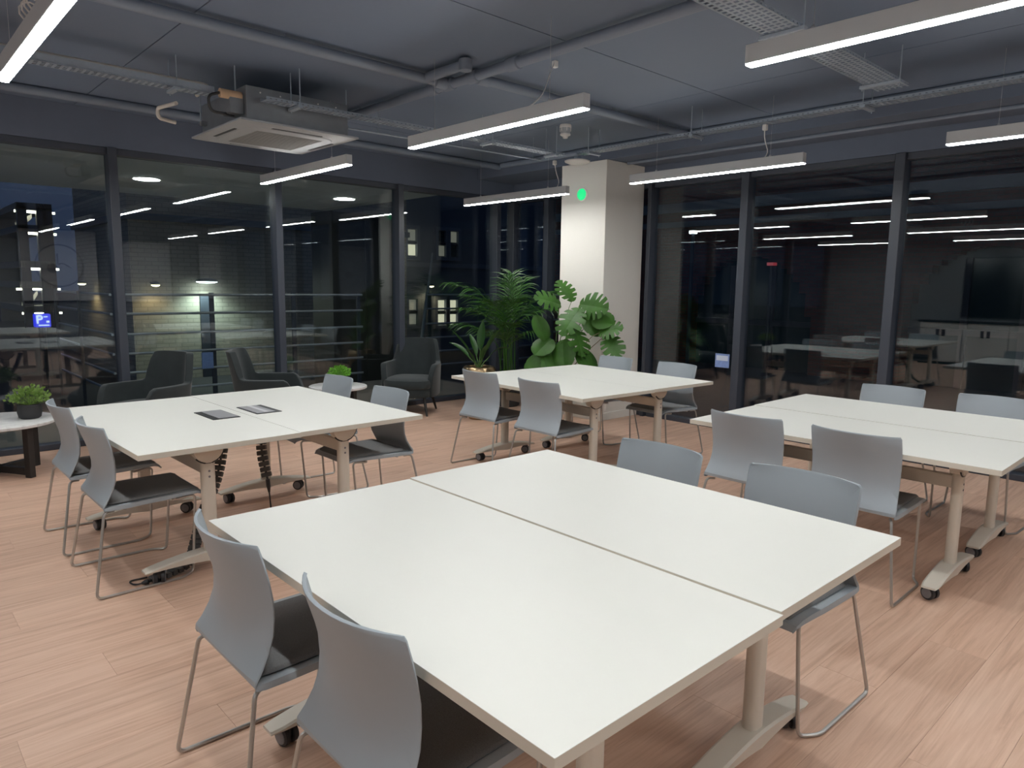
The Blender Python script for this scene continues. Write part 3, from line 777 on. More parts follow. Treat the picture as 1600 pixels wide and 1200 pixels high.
# monstera
mp_ = empty('potted_monstera', (5.70, 5.50, 0), 0, 'monstera with large split leaves in front of the white column', 'potted plant')
MB().lathe([(0.12, 0), (0.14, 0.01), (0.175, 0.30), (0.18, 0.34), (0.162, 0.34), (0.158, 0.30)], n=32).build('pot', 'pot_white', mp_, smooth=True)
MB().lathe([(0.004, 0.29), (0.159, 0.29), (0.159, 0.30), (0.004, 0.305)], n=24).build('soil', 'soil', mp_)
def monstera_leaf(size, split, seed):
    """heart-shaped blade in the xy plane, stalk at origin, tip along +x; deep cuts between side lobes"""
    rn = random.Random(seed); m_ = MB(); n = 84
    cuts = [0.50+0.46*k+rn.uniform(-.08, .08) for k in range(5)] if split else [1.1]
    depth = [rn.uniform(0.50, 0.78) if split else 0.06 for _ in cuts]
    for s in (-1, 1):
        prev = None
        for i in range(n+1):
            a = PI*i/n                       # 0 tip .. PI base
            r = 0.50*(1+0.10*math.cos(a)+0.10*math.sin(a)**2)
            x = 0.46+r*math.cos(a)*1.10; y = r*math.sin(a)*0.92
            if a > 2.5: x -= 0.22*(a-2.5)**1.0*(1-(a-2.5)/0.64*0.75)
            if i == 0: x += 0.05
            k = 1.0
            for c_, d_ in zip(cuts, depth): k = min(k, 1-d_*max(0, 1-abs(a-c_)/0.085)**0.45)
            ax_ = max(0.0, min(0.95, x*0.74+0.04))
            ex, ey = ax_+(x-ax_)*k, y*k
            def zz(X, Y): return -0.16*(X-0.4)**2+0.20*abs(Y)-0.42*abs(Y)**2
            cur = []
            for X, Y in ((ax_, 0.0), (ax_+(ex-ax_)*0.35, ey*0.35), (ax_+(ex-ax_)*0.7, ey*0.7), (ex, ey)):
                m_.v.append((X*size, s*Y*size, zz(X, Y)*size)); cur.append(len(m_.v)-1)
            if prev:
                for q in range(3):
                    m_.face((prev[q], cur[q], cur[q+1], prev[q+1]) if s > 0 else (prev[q], prev[q+1], cur[q+1], cur[q]))
            prev = cur
    return m_
# photo pixel of the blade centre, depth offset towards camera (m), size, screen direction of the tip, split
ML = [(885, 455, 0.05, 0.20, (-0.4, 1.0), 1), (858, 470, 0.0, 0.22, (-1.0, -0.1), 1), (925, 478, -0.10, 0.24, (1.0, -0.35), 1), (893, 500, -0.12, 0.26, (-0.35, -1.0), 1),
      (903, 530, -0.16, 0.25, (-0.1, -1.0), 1), (926, 505, -0.05, 0.20, (0.5, -0.8), 0), (952, 516, -0.20, 0.19, (1.0, -0.2), 1), (957, 540, -0.22, 0.20, (0.35, -1.0), 1),
      (845, 510, 0.0, 0.20, (0.3, -1.0), 0), (850, 540, -0.02, 0.19, (-0.5, -0.8), 0), (880, 552, -0.10, 0.24, (0.3, -1.0), 0), (866, 568, -0.06, 0.22, (-0.5, -0.9), 0), (915, 560, -0.1, 0.22, (0.2, -1.0), 0),
      (838, 570, -0.05, 0.2, (-0.8, -0.6), 0), (940, 500, -0.1, 0.18, (0.7, -0.5), 0)]
root_w = Vector((5.70, 5.50, 0)); dep0 = 7.90
for k, (px, py, dz_, size, (tx, ty), split) in enumerate(ML):
    d = fw+rt*((px-800)/F_PX)+up*((600-py)/F_PX); size *= 1.35; c = CAM+d*(dep0+dz_) - root_w
    if k in (6, 7): pass
    xt = (rt*tx+up*ty).normalized()
    tilt = 0.55+0.25*math.sin(k*2.3)
    nrm = (-fw*0.8+Vector((0, 0, tilt))+rt*0.75*math.sin(k*1.7+0.6)).normalized()
    xt = (xt-nrm*xt.dot(nrm)).normalized(); yt = nrm.cross(xt)
    o = monstera_leaf(size, split, k).build('leaf', 'leaf_monstera', mp_, smooth=True)
    base = c-xt*size*0.45
    o.matrix_local = Matrix.Translation(base) @ Matrix((xt, yt, nrm)).transposed().to_4x4()
    s0 = Vector((0.03*math.sin(k*3.1), 0.03*math.cos(k*3.1), 0.29)); s1 = s0.lerp(base, 0.55)+Vector((0, 0, 0.10))
    MB().tube([s0, s0.lerp(s1, 0.5)+Vector((0, 0, 0.03)), s1, base.lerp(s1, 0.3)+Vector((0, 0, 0.03)), base], [0.007, 0.006, 0.005, 0.004, 0.0035], 6).build('stem', 'stem_brown' if k in (6, 7) else 'stem_green', mp_, smooth=True)

# ------------------------------------------------------------------ ceiling services
def pipe(name, lab, segs, r, mt, cat, fittings=()):
    t = empty(name, segs[0][0], 0, lab, cat); o0 = Vector(segs[0][0])
    for s in segs: MB().tube([Vector(p)-o0 for p in rounded(s, 0.05, 5)] if len(s) > 2 else [Vector(p)-o0 for p in s], r, 14).build('pipe_run', mt, t, smooth=True)
    for p, ax_ in fittings:
        p = Vector(p)-o0; a = {'x': Vector((0.055, 0, 0)), 'y': Vector((0, 0.055, 0)), 'z': Vector((0, 0, 0.04))}[ax_]
        MB().tube([p-a, p-a*0.9, p+a*0.9, p+a], [r*1.02, r*1.28, r*1.28, r*1.02], 14).build('pipe_fitting', mt, t, smooth=True)
    return t
PZ = 2.985
t_ = pipe('sprinkler_pipe', 'grey painted sprinkler pipes crossing under the ceiling with a junction', [
    [(X0+0.02, 4.35, PZ), (3.37, 4.35, PZ)], [(3.37, Y0+0.02, PZ), (3.37, 5.92, PZ)], [(3.37, 4.07, PZ), (6.10, 4.07, PZ)],
    [(3.16, 4.35, PZ+0.005), (3.16, 3.90, PZ+0.005)]], 0.034, 'pipe_paint', 'pipe',
    [((3.37, 4.35, PZ), 'y'), ((3.29, 4.35, PZ), 'x'), ((3.37, 4.07, PZ), 'y'), ((3.46, 4.07, PZ), 'x'), ((3.37, 3.65, PZ), 'y'), ((3.16, 3.90, PZ), 'z'), ((3.37, 4.54, PZ), 'y')])
for x, y in ((0.2, 4.35), (2.1, 4.35), (3.37, 0.7), (3.37, 2.3), (3.37, 5.6), (4.9, 4.07), (5.9, 4.07)):
    MB().tube([(x-X0-0.02, y-4.35, 0), (x-X0-0.02, y-4.35, CZ-PZ+0.005)], 0.006, 6).build('hanger_rod', 'pipe_paint', t_)
pipe('ceiling_conduit', 'dark painted pipe along the left glazing below the ceiling', [[(X0+0.02, 6.90, CZ-0.036), (6.15, 6.90, CZ-0.036)]], 0.036, 'pipe_paint', 'pipe')
pipe('ceiling_conduit', 'thicker dark pipe beside the beam along the right glazing', [[(6.10, Y0+0.02, CZ-0.034), (6.10, 6.8, CZ-0.034)]], 0.034, 'pipe_paint', 'pipe')
pipe('ceiling_conduit', 'thinner dark conduit fixed under the beam along the right glazing', [[(6.45, Y0+0.02, 2.884), (6.45, 5.1, 2.884)]], 0.017, 'pipe_paint', 'pipe')
pipe('waste_pipe', 'beige plastic condensate pipe bending down beside the left cable tray', [[(0.3, 5.40, 2.91), (2.00, 5.38, 2.91), (2.04, 5.72, 2.91)], [(1.85, 5.60, 2.80), (1.80, 5.86, 2.80), (1.80, 5.86, 2.73), (1.93, 5.88, 2.72)]], 0.014, 'pvc_beige', 'pipe')
t_ = pipe('steel_conduit', 'thin bright steel conduit running right from the air conditioner', [[(3.20, 5.54, 2.825), (5.40, 5.42, 2.825)]], 0.008, 'galv', 'conduit')
for x in (0.3, 1.2, 2.1): MB().tube([(x, -0.054*x, 0), (x, -0.054*x, CZ-2.825+0.005)], 0.003, 6).build('hanger_rod', 'galv', t_)

def tray(name, lab, p0, p1, wd, rods, lip=0.022):
    """perforated tray: slotted floor built of bars, two folded lips"""
    p0, p1 = Vector(p0), Vector(p1); L_ = (p1-p0).length; a = math.atan2(p1.y-p0.y, p1.x-p0.x)
    t = empty(name, p0, a, lab, 'cable tray'); m_ = MB()
    nb_ = max(3, int(round(wd/0.034))); rail = 0.013
    for i in range(nb_+1):
        y = -wd/2+wd*i/nb_; m_.box(0, L_, y-rail/2, y+rail/2, 0, 0.0018)
    x = 0.0; k = 0
    while x < L_-0.02:
        m_.box(x, x+0.017, -wd/2, wd/2, 0.0001, 0.0016); x += 0.040
    m_.build('tray_floor', 'galv', t)
    for s in (-1, 1):
        m_ = MB(); y = s*wd/2
        m_.box(0, L_, y-0.0012, y+0.0012, 0, 0.007); m_.box(0, L_, y-0.0012, y+0.0012, 0.015, lip)
        x = 0
        while x < L_-0.03: m_.box(x, x+0.026, y-0.0010, y+0.0010, 0.007, 0.015); x += 0.040
        m_.box(0, L_, y-0.004 if s > 0 else y, y if s > 0 else y+0.004, lip-0.001, lip+0.0012)
        m_.build('side_lip', 'galv', t)
    for s in rods:
        rw = wd/2+0.035
        MB().box(s-0.02, s+0.02, -rw, rw, -0.022, -0.002).build('hanger_bracket', 'galv', t, bevel=0.002, seg=1)
        for q in (-1, 1):
            MB().tube([(s, q*(rw-0.012), -0.035), (s, q*(rw-0.012), CZ-p0.z-0.001)], 0.004, 6).build('threaded_rod', 'galv', t)
    return t
tray('cable_tray', 'wide perforated steel cable tray at upper right', (1.73, 1.91, 2.835), (5.14, 1.89, 2.835), 0.18, (0.38, 1.9, 3.2))
tray('cable_tray', 'long narrow perforated cable tray along the right glazing', (5.38, -2.6, 2.813), (5.41, 4.87, 2.813), 0.11, (1.2, 2.9, 4.75, 6.15, 7.3))
tray('cable_tray', 'perforated cable tray beside the air conditioner', (2.25, 5.03, 2.79), (5.24, 4.97, 2.79), 0.10, (0.24, 2.05, 2.85))
tray('cable_tray', 'perforated cable tray at upper left ending at the air conditioner', (-2.8, 5.34, 2.835), (2.01, 5.34, 2.835), 0.10, (1.6, 3.1, 4.55), 0.05)

# cassette air conditioner
ax0, ax1, ay0, ay1, az = 2.10, 3.045, 5.08, 6.05, 2.64
ac = empty('cassette_air_conditioner', ((ax0+ax1)/2, (ay0+ay1)/2, az), 0, 'square cassette air conditioner with a wide grey panel under the ceiling', 'air conditioner')
hw_, hd_ = (ax1-ax0)/2, (ay1-ay0)/2
def rq(w_, d_, r_, z): return [(x, y, z) for x, y in rrect(2*w_, 2*d_, r_, 6)]
MB().ring_loft([rq(hw_, hd_, 0.01, 0.022), rq(hw_, hd_, 0.01, 0.010), rq(hw_-0.035, hd_-0.035, 0.05, 0.0)]).build('panel', 'ac_panel', ac, smooth=math.radians(25))
MB().ring_loft([rq(hw_-0.105, hd_-0.105, 0.17, 0.001), rq(hw_-0.115, hd_-0.115, 0.165, -0.006), rq(hw_-0.135, hd_-0.135, 0.15, -0.008)]).build('inner_frame', 'ac_panel', ac, smooth=math.radians(25))
gr_ = MB().box(-hw_+0.21, hw_-0.21, -hd_+0.21, hd_-0.21, -0.0095, -0.006).build('grille', 'ac_grille', ac)
for i in range(18):
    y = -hd_+0.225+i*(2*hd_-0.45)/17
    MB().box(-hw_+0.215, hw_-0.215, y-0.004, y+0.004, -0.012, -0.0095).build('grille_slat', 'ac_grille', gr_)
for k in range(4):
    vn = MB().box(-0.20, 0.20, hd_-0.104, hd_-0.080, -0.003, 0.0005).build('air_vane', 'caster_black', ac, rotz=k*PI/2, bevel=0.001, seg=1)
MB().box(-hw_+0.07, hw_-0.07, -hd_+0.05, hd_-0.05, 0.022, 0.262).build('body', 'ac_metal', ac, bevel=0.004, seg=1)
for sx in (-1, 1):
    for sy in (-1, 1):
        MB().tube([(sx*(hw_-0.03), sy*(hd_-0.14), 0.10), (sx*(hw_-0.03), sy*(hd_-0.14), CZ-az-0.001)], 0.005, 6).build('hanger_rod', 'galv', ac)
        MB().cbox((sx*(hw_-0.05), sy*(hd_-0.14), 0.11), (0.05, 0.04, 0.03)).build('hanger_lug', 'ac_metal', ac, bevel=0.002, seg=1)
for i in range(5):
    MB().lathe([(0.006, 0), (0.006, -0.004), (0.002, -0.005)], (-0.30+i*0.15, -hd_+0.05, 0.225), 8, 'y').build('screw', 'white_plastic', ac)
MB().cbox((-hw_+0.02, -hd_+0.17, 0.13), (0.10, 0.15, 0.13)).build('valve_box', 'ac_metal', ac, bevel=0.004, seg=1)
MB().tube([(-hw_-0.09, -hd_+0.12, 0.19), (-hw_+0.06, -hd_+0.12, 0.19)], 0.032, 12).build('pipe_sleeve', 'insulation_tan', ac, smooth=True)
MB().tube(rounded([(-hw_-0.09, -hd_+0.12, 0.19), (-hw_-0.17, -hd_+0.12, 0.16), (-hw_-0.15, -hd_+0.15, 0.06), (-hw_+0.03, -hd_+0.18, 0.07)], 0.06, 5), 0.010, 8).build('black_hose', 'black_plastic', ac, smooth=True)

# smoke detector and wireless access point
sd_ = empty('smoke_detector', (5.11, 4.80, CZ), 0, 'white smoke detector hanging from the ceiling near the column', 'smoke detector')
MB().lathe([(0.052, 0.0), (0.056, -0.012), (0.056, -0.026), (0.050, -0.030)], n=28).build('base', 'white_plastic', sd_, smooth=True)
MB().lathe([(0.050, -0.030), (0.048, -0.062), (0.044, -0.088)], n=28).build('chamber', 'ac_panel', sd_, smooth=True)
MB().lathe([(0.049, -0.084), (0.049, -0.096), (0.026, -0.108), (0.022, -0.124), (0.006, -0.128)], n=28).build('sensor_cap', 'white_plastic', sd_, smooth=True)
for k in range(6):
    a = k*PI/3; MB().cbox((0.050*math.cos(a), 0.050*math.sin(a), -0.046), (0.008, 0.008, 0.034)).build('vent_rib', 'white_plastic', sd_)
ap = empty('access_point', (5.41, 4.91, 2.735), 0, 'flat white domed access point below the cable tray in front of the column', 'access point')
MB().lathe([(0.105, 0.030), (0.128, 0.022), (0.124, 0.010), (0.085, -0.006), (0.03, -0.012), (0.003, -0.013)], n=40).build('dome', 'white_plastic', ap, smooth=True)
MB().cbox((0, 0, 0.047), (0.05, 0.05, 0.035)).build('mount', 'galv', ap, bevel=0.003, seg=1)

# ------------------------------------------------------------------ fittings on the walls behind the camera (mirrored in the glazing)
c_ = at(93, 415, y=2*YW-Y0); pz = c_.z
def picture(xc, zc, w_, h_, lab, logo):
    t = empty('wall_panel', (xc, Y0+0.001, zc), 0, lab, 'wall panel')
    MB().box(-w_/2, w_/2, 0, 0.02, -h_/2, h_/2).build('board', 'picture_white', t)
    for s in (-1, 1):
        MB().box(s*w_/2-0.012, s*w_/2+0.012, 0, 0.03, -h_/2-0.012, h_/2+0.012).build('frame_side', 'black_wood', t)
        MB().box(-w_/2, w_/2, 0, 0.03, s*h_/2-0.012, s*h_/2+0.012).build('frame_rail', 'black_wood', t)
    if logo:
        MB().tube([(0.45*math.cos(a), 0.024, 0.45*math.sin(a)) for a in [2*PI*i/48 for i in range(49)]], 0.016, 6).build('ring_emblem', 'caster_hub', t, smooth=True)
        MB().tube(rounded([(0.22, 0.024, -0.05), (0.06, 0.024, 0.06), (-0.03, 0.024, 0.02), (-0.03, 0.024, 0.26)], 0.05), 0.014, 6).build('emblem_stroke', 'caster_hub', t, smooth=True)
        MB().lathe([(0.10, 0.02), (0.10, 0.032), (0.02, 0.033)], (-0.14, 0, -0.06), 20, 'y').build('emblem_dot', 'caster_hub', t)
picture(c_.x, pz, 1.5, 1.55, 'pale framed panel with a dark ring emblem, mirrored in the left glazing', True)
q_ = at(231, 425, y=2*YW-Y0); picture(q_.x, q_.z, 1.05, 1.4, 'pale framed panel without emblem, mirrored left of the lit brick wall', False)
q_ = at(343, 425, y=2*YW-Y0); picture(q_.x, q_.z, 1.0, 1.35, 'pale framed panel mirrored above the wall lamp in the left glazing', False)
q_ = at(1590, 450, x=2*XW-X0)
tv = empty('television', (X0+0.001, q_.y, q_.z), 0, 'large black wall television mirrored at the right edge', 'television')
MB().box(0, 0.05, -0.95, 0.95, -0.62, 0.62).build('casing', 'black_plastic', tv, bevel=0.006)
MB().box(0.05, 0.053, -0.93, 0.93, -0.60, 0.60).build('screen', 'screen_black', tv)
for k in range(4):
    cbn = empty('cabinet', (X0+0.001, q_.y-1.25+0.81*k, 0), 0, ['white double-door cabinet, first from the back wall', 'white double-door cabinet, second from the back wall', 'white double-door cabinet, third from the back wall', 'white double-door cabinet, farthest from the back wall'][k], 'cabinet', 'white cabinets under the television')
    MB().box(0, 0.43, -0.40, 0.40, 0.06, 0.88).build('carcass', 'cabinet_white', cbn)
    MB().box(0, 0.40, -0.40, 0.40, 0, 0.06).build('plinth', 'black_wood', cbn)
    for s in (-1, 1):
        dr = MB().box(0.43, 0.45, s*0.2-0.198, s*0.2+0.198, 0.07, 0.875).build('door', 'cabinet_white', cbn, bevel=0.002, seg=1)
        MB().box(0.45, 0.462, s*0.055-0.03, s*0.055+0.03, 0.60, 0.74).build('handle', 'black_plastic', dr, bevel=0.003, seg=1)
tag(MB().box(X0+0.001, X0+0.48, q_.y-1.68, q_.y+1.62, 0.882, 0.92).build('worktop', 'worktop_black', bevel=0.003, seg=1), 'black worktop running over the white cabinets', 'worktop')

# ------------------------------------------------------------------ outside
tag(MB().box(-60, 90, -60, 120, -0.5, -0.3).build('ground', 'asphalt'), 'dark street paving outside the glazing', None, None, 'structure')
tag(MB().box(-6, 7.3, YW+0.2, 10.2, -0.3, -0.08).build('terrace', 'deck'), 'dark timber terrace outside the left glazing', None, None, 'structure')
tag(MB().box(-6, 6.0, YW+0.17, 11.1, 2.73, 3.05).build('soffit', 'soffit_paint'), 'pale soffit over the terrace outside the left glazing', None, None, 'structure')
def downlight(p, lab):
    t = empty('downlight', (p.x, p.y, 2.73), 0, lab, 'downlight', 'round soffit downlights')
    MB().lathe([(0.165, 0), (0.165, -0.006), (0.145, -0.010)], n=28).build('trim_ring', 'white_plastic', t, smooth=True)
    MB().lathe([(0.143, -0.008), (0.143, -0.013), (0.01, -0.014)], n=28).build('diffuser', 'downlight_glow', t)
downlight(at(229, 279, z=2.73), 'round downlight in the soffit seen through the second bay from the left')
downlight(at(538, 310, z=2.73), 'round downlight in the soffit seen right of the air conditioner')
cl = empty('clad_pier', (6.65, 11.3, -0.3), 0, 'dark olive clad pier standing at the end of the terrace', 'pier')
for i in range(2):
    MB().box(-0.62+0.62*i+0.004, 0.62*i-0.004, -0.35, 0.35, 0, 3.02).build('cladding_panel', 'cladding_olive', cl, bevel=0.004, seg=1)
MB().box(-0.645, -0.622, -0.36, 0.36, 0, 3.03).build('edge_trim', 'cladding_olive', cl)
# railing
def railing(p0, p1, lab, zs, posts):
    p0, p1 = Vector(p0), Vector(p1); L_ = (p1-p0).length; a = math.atan2(p1.y-p0.y, p1.x-p0.x)
    t = empty('railing', (p0.x, p0.y, 0), a, lab, 'railing')
    for z in zs: MB().tube([(0, 0, z), (L_, 0, z)], 0.017, 8).build('rail', 'rail_steel', t, smooth=True)
    for s in posts: MB().box(s-0.03, s+0.03, 0.02, 0.05, -0.3, zs[-1]+0.03).build('post', 'frame_dark', t)
ZS = [0.10, 0.345, 0.59, 0.84, 1.10, 1.345]
railing((2.45, 10.0, 0), (6.0, 10.0, 0), 'horizontal steel railing at the terrace edge before the brick house', ZS, (0.02, 1.2, 2.4, 3.5))
railing((2.40, 10.02, 0), (2.40, 13.2, 0), 'steel railing running away from the terrace at its left end', ZS, (1.55, 3.1))
railing((7.4, 10.2, 0), (12.0, 10.2, 0), 'steel railing right of the clad pier', ZS, (0.1, 2.2, 4.4))
# buff brick house with wall lamps
hb = empty('brick_house', (6.8, 17.0, -0.3), 0, 'buff brick house behind the terrace, lit by wall lamps', 'building')
MB().box(-3.1, 2.8, -3.0, 1.0, 0, 3.9).build('wall', 'brick_buff', hb)
MB().box(-3.2, 2.9, -3.1, 1.1, 3.9, 4.1).build('cornice', 'stone_band', hb)
MB().box(-3.16, 2.86, -3.06, 1.06, 2.9, 3.02).build('string_course', 'stone_band', hb)
MB().box(-2.93+1.0, -2.93+1.19, -3.03, -2.95, 0, 1.58).build('doorpost', 'frame_dark', hb)
def wall_lamp(p, lab, big):
    t = empty('wall_lamp', p, 0, lab, 'wall lamp')
    r = 0.19 if big else 0.075
    MB().lathe([(r, 0.0), (r*0.95, 0.03), (r*0.5, 0.06), (0.01, 0.065)], n=24).build('shade', 'stone_band', t, smooth=True)
    MB().lathe([(r*0.94, -0.001), (r*0.94, -0.012), (r*0.5, -0.03), (0.01, -0.034)], n=24).build('glow_lens', 'wall_lamp_glow' if big else 'warm_glow', t, smooth=True)
    MB().box(-0.02, 0.02, r*0.4, 0.30, 0.02, 0.05).build('arm', 'frame_dark', t)
    ld = bpy.data.lights.new('wall_lamp_light', 'SPOT'); ld.energy = 60 if big else 9; ld.spot_size = 2.5; ld.spot_blend = 0.7
    ld.color = (0.80, 1.0, 0.86) if big else (1.0, 0.72, 0.38); ld.shadow_soft_size = 0.05
    lo = bpy.data.objects.new('lamp_light', ld); COL.objects.link(lo); lo.parent = t; lo.location = (0, 0, -0.06)
wall_lamp(at(323, 440, y=13.7), 'bright round wall lamp lighting the buff brick wall', True)
wall_lamp(at(243, 445, y=13.75), 'small warm wall lamp at the left corner of the buff brick house', False)
q_ = at(128, 443, x=3.45); wall_lamp(q_, 'small warm wall lamp on the receding side of the brick house', False)
# navy rendered house with lit windows
hn = empty('rendered_house', (13.0, 18.5, -0.3), 0, 'dark blue rendered house with lit windows behind the railing', 'building')
MB().box(-3.0, 3.6, -2.5, 6, 0, 6.0).build('wall', 'render_navy', hn)
MB().box(-3.05, 3.65, -2.56, -2.5, 2.30, 2.42).build('string_course', 'render_trim', hn)
def hwin(px0, py0, px1, py1, glow, split):
    a = at(px0, py0, y=16.0); b_ = at(px1, py1, y=16.0); o0 = hn.location
    x0, x1, z0, z1 = a.x-o0.x, b_.x-o0.x, b_.z+0.3, a.z+0.3; w_ = 0.09
    wnd = MB().box(x0-w_, x1+w_, -2.60, -2.5, z0-w_, z0).box(x0-w_, x1+w_, -2.60, -2.5, z1, z1+w_).box(x0-w_, x0, -2.60, -2.5, z0, z1).box(x1, x1+w_, -2.60, -2.5, z0, z1).build('window', 'render_trim', hn)
    zm = (z0+z1)/2
    MB().box(x0, x1, -2.57, -2.51, zm-0.03, zm+0.03).build('transom', 'frame_dark', wnd)
    for k, (za, zb) in enumerate(((z0, zm-0.03), (zm+0.03, z1))):
        MB().box(x0+0.03, x1-0.03, -2.54, -2.51, za+0.03, zb-0.02).build('pane', glow[k], wnd)
hwin(634, 357, 649, 401, ('window_warm', 'window_dim'), 1)
hwin(682, 360, 694, 402, ('window_dim', 'dark_glass'), 1)
hwin(701, 361, 713, 403, ('dark_glass', 'window_dim'), 1)
hwin(636, 467, 650, 508, ('window_dim', 'window_dim'), 1)
hwin(681, 468, 694, 508, ('window_warm', 'window_warm'), 1)
hwin(700, 468, 712, 508, ('window_warm', 'window_warm'), 1)
wall_lamp(at(674, 447, y=15.72), 'warm wall lamp above the lit windows of the rendered house', False)
# sloping pole
a = at(676, 395, y=13.0); b_ = at(655, 560, y=13.0)
tag(MB().tube([a, a.lerp(b_, 0.5), b_+(b_-a)*0.4], [0.02, 0.04, 0.05], 8).build('leaning_pole', 'rail_steel', smooth=True), 'thin leaning grey pole in front of the rendered house', 'pole')
# parking garage with lit decks
gy = 32.0
ga = at(24, 300, y=gy); gb = at(104, 640, y=gy)
gx0, gx1 = ga.x, gb.x
ng = empty('parking_garage', ((gx0+gx1)/2, gy+3, -0.3), 0, 'distant parking garage with lit open decks at the far left', 'building')
hwg = (gx1-gx0)/2
zt = [at(60, py, y=gy).z+0.3 for py in (318, 352, 408, 440, 478, 515, 560)]
for i, z in enumerate(zt):
    MB().box(-hwg, hwg, -3, 3, z-0.25, z).build('deck_slab', 'concrete', ng)
    for xx in ((-0.55+0.25*i) % 1.0 - 0.6, 0.45):
        MB().box(xx*hwg*0.9-0.5, xx*hwg*0.9+0.5, -2.6, -2.5, z-0.33, z-0.25).build('strip_light', 'garage_glow', ng)
MB().box(-hwg, hwg, 2.8, 3, 0, zt[0]).build('rear_wall', 'concrete', ng)
for xx in (-hwg, 0.05, hwg-0.3): MB().box(xx, xx+0.3, -3, -2.7, 0, zt[0]).build('pillar', 'frame_dark', ng)
for i in (0, 3):
    z = zt[i+1]; MB().prism([(-hwg*0.95, z-0.1), (-hwg*0.3, z+0.1), (hwg*0.05, zt[i]-0.5), (hwg*0.05, zt[i]-0.35), (-hwg*0.3, z+0.35), (-hwg*0.95, z+0.1)], -2.2, -1.9, 'xz').build('ramp', 'concrete', ng)
# blue parking sign
pc = at(67, 501, y=14.5); u1 = at(54, 501, y=14.5); wv = (pc.x-u1.x); hv = at(67, 490.5, y=14.5).z-pc.z
ps = empty('parking_sign', (pc.x, 14.5, pc.z), 0, 'illuminated blue parking sign with a white letter P', 'sign')
MB().box(-wv, wv, 0, 0.15, -hv, hv).build('sign_box', 'sign_blue', ps, bevel=0.02)
def text(s_, size, x, z, parent, y=-0.006, mt='sign_white', name='lettering'):
    cu = bpy.data.curves.new(name, 'FONT'); cu.body = s_; cu.size = size; cu.extrude = 0.004; cu.align_x = 'CENTER'; cu.align_y = 'CENTER'; cu.offset = 0.012*size
    tmp = bpy.data.objects.new('tmp', cu); COL.objects.link(tmp)
    dg = bpy.context.evaluated_depsgraph_get(); me = bpy.data.meshes.new_from_object(tmp.evaluated_get(dg))
    bpy.data.objects.remove(tmp); me.materials.clear(); me.materials.append(MATS[mt])
    o = bpy.data.objects.new(name, me); COL.objects.link(o); o.parent = parent
    o.matrix_local = Matrix.Translation((x, y, z)) @ Matrix.Rotation(PI/2, 4, 'X'); return o
text('P', hv*1.75, -wv*0.42, hv*0.12, ps)
MB().tube([(-wv*0.42+wv*0.36*math.cos(a_), -0.004, hv*0.60+hv*0.22*math.sin(a_)) for a_ in [PI*(0.1+0.8*i/8) for i in range(9)]], hv*0.035, 6).build('roof_arc', 'sign_white', ps)
MB().box(wv*0.14, wv*0.60, -0.006, 0, hv*0.50, hv*0.64).build('small_line', 'sign_white', ps)
MB().box(wv*0.42, wv*0.78, -0.006, 0, -hv*0.32, -hv*0.02).build('pictogram', 'sign_white', ps)
MB().box(-wv*0.55, wv*0.75, -0.006, 0, -hv*0.78, -hv*0.62).build('bottom_line', 'sign_white', ps)
MB().tube([(0, 0.1, -hv), (0, 0.1, -pc.z-0.3)], 0.06, 8).build('post', 'frame_dark', ps)
# notices
n_ = at(324, 563, y=9.95); tag(MB().box(n_.x-0.075, n_.x+0.075, 9.93, 9.95, n_.z-0.11, n_.z+0.11).build('notice_sheet', 'notice_blue'), 'blue notice sheet fixed to the terrace railing', 'notice')
n_ = at(1124, 564, x=XW-0.06)
ns = empty('notice_sheet', (XW-0.003, n_.y, n_.z), 0, 'pale blue notice stuck to the right glazing near the column', 'notice')
MB().box(-0.002, 0, -0.085, 0.085, -0.075, 0.075).build('sheet', 'notice_blue', ns)
MB().box(-0.003, -0.002, -0.07, 0.07, 0.0, 0.055).build('print_block', 'notice_print', ns)
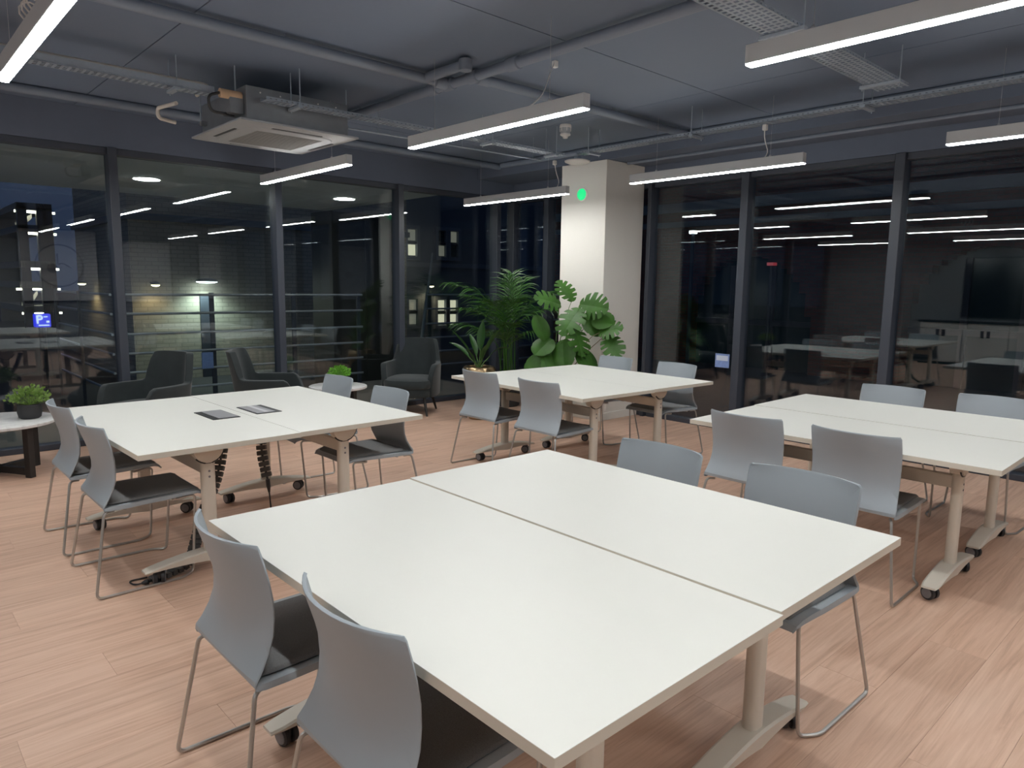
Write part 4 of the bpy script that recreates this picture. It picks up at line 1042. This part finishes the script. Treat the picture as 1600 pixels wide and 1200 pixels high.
# red brick arcade across the street on the right
bx = 15.0
rb = empty('arcade_building', (bx, 6.0, -0.3), 0, 'dark red brick building with arched openings across the street', 'building')
def yof(px): return at(px, 500, x=bx).y-6.0
arches = [(yof(1262), yof(1075), at(1170, 400, x=bx).z+0.3), (yof(1700), yof(1412), at(1500, 385, x=bx).z+0.3)]
top = 7.0; m_ = MB(); y = -13.0; st = 0.15
while y < 8.8:
    zb = 0.0
    for a0, a1, zt_ in arches:
        c0 = (a0+a1)/2; h0 = (a1-a0)/2
        if abs(y+st/2-c0) < h0:
            rise = min(h0, zt_*0.75); zb = zt_-rise+rise*math.sqrt(max(0, 1-((y+st/2-c0)/h0)**2))
    m_.box(0, 0.5, y, y+st, zb, top); y += st
m_.build('wall', 'brick_red', rb)
for a0, a1, zt_ in arches:
    ow = MB().box(0.35, 0.4, a0, a1, 0, zt_).build('arch_window', 'dark_glass', rb)
    for k in range(1, 3): MB().box(0.28, 0.36, a0+(a1-a0)*k/3-0.06, a0+(a1-a0)*k/3+0.06, 0, zt_-0.2).build('window_bar', 'frame_dark', ow)
    MB().box(0.25, 0.36, a0, a1, 1.0, 1.12).build('window_bar', 'frame_dark', ow)
zl = at(1200, 322, x=bx).z+0.3
MB().box(-0.12, 0.0, -13, 8.8, zl, zl+0.22).build('stone_ledge', 'stone_band', rb)
MB().box(-0.07, 0.0, -13, 8.8, zl-0.35, zl-0.22).build('stone_ledge', 'stone_band', rb)
for k in range(3):
    yw = yof((1115, 1260, 1490)[k]); MB().box(-0.03, 0.02, yw-0.7, yw+0.7, zl+0.7, zl+2.2).build('upper_window', 'dark_glass', rb)
def street_lamp(p, lab, mt='street_glow', s=0.06):
    t = empty('street_lamp', (p.x, p.y, -0.3), 0, lab, 'street lamp')
    MB().tube([(0, 0, 0), (0, 0, p.z+0.3)], 0.04, 8).build('pole', 'frame_dark', t)
    MB().box(-s, s, -s, s, p.z+0.3, p.z+0.36).build('lamp_head', mt, t)
street_lamp(at(1083, 365, x=13.5), 'small white street lamp seen just right of the column')
street_lamp(at(1206, 415, x=13.5), 'small red signal light before the arched opening', 'red_glow', 0.07)
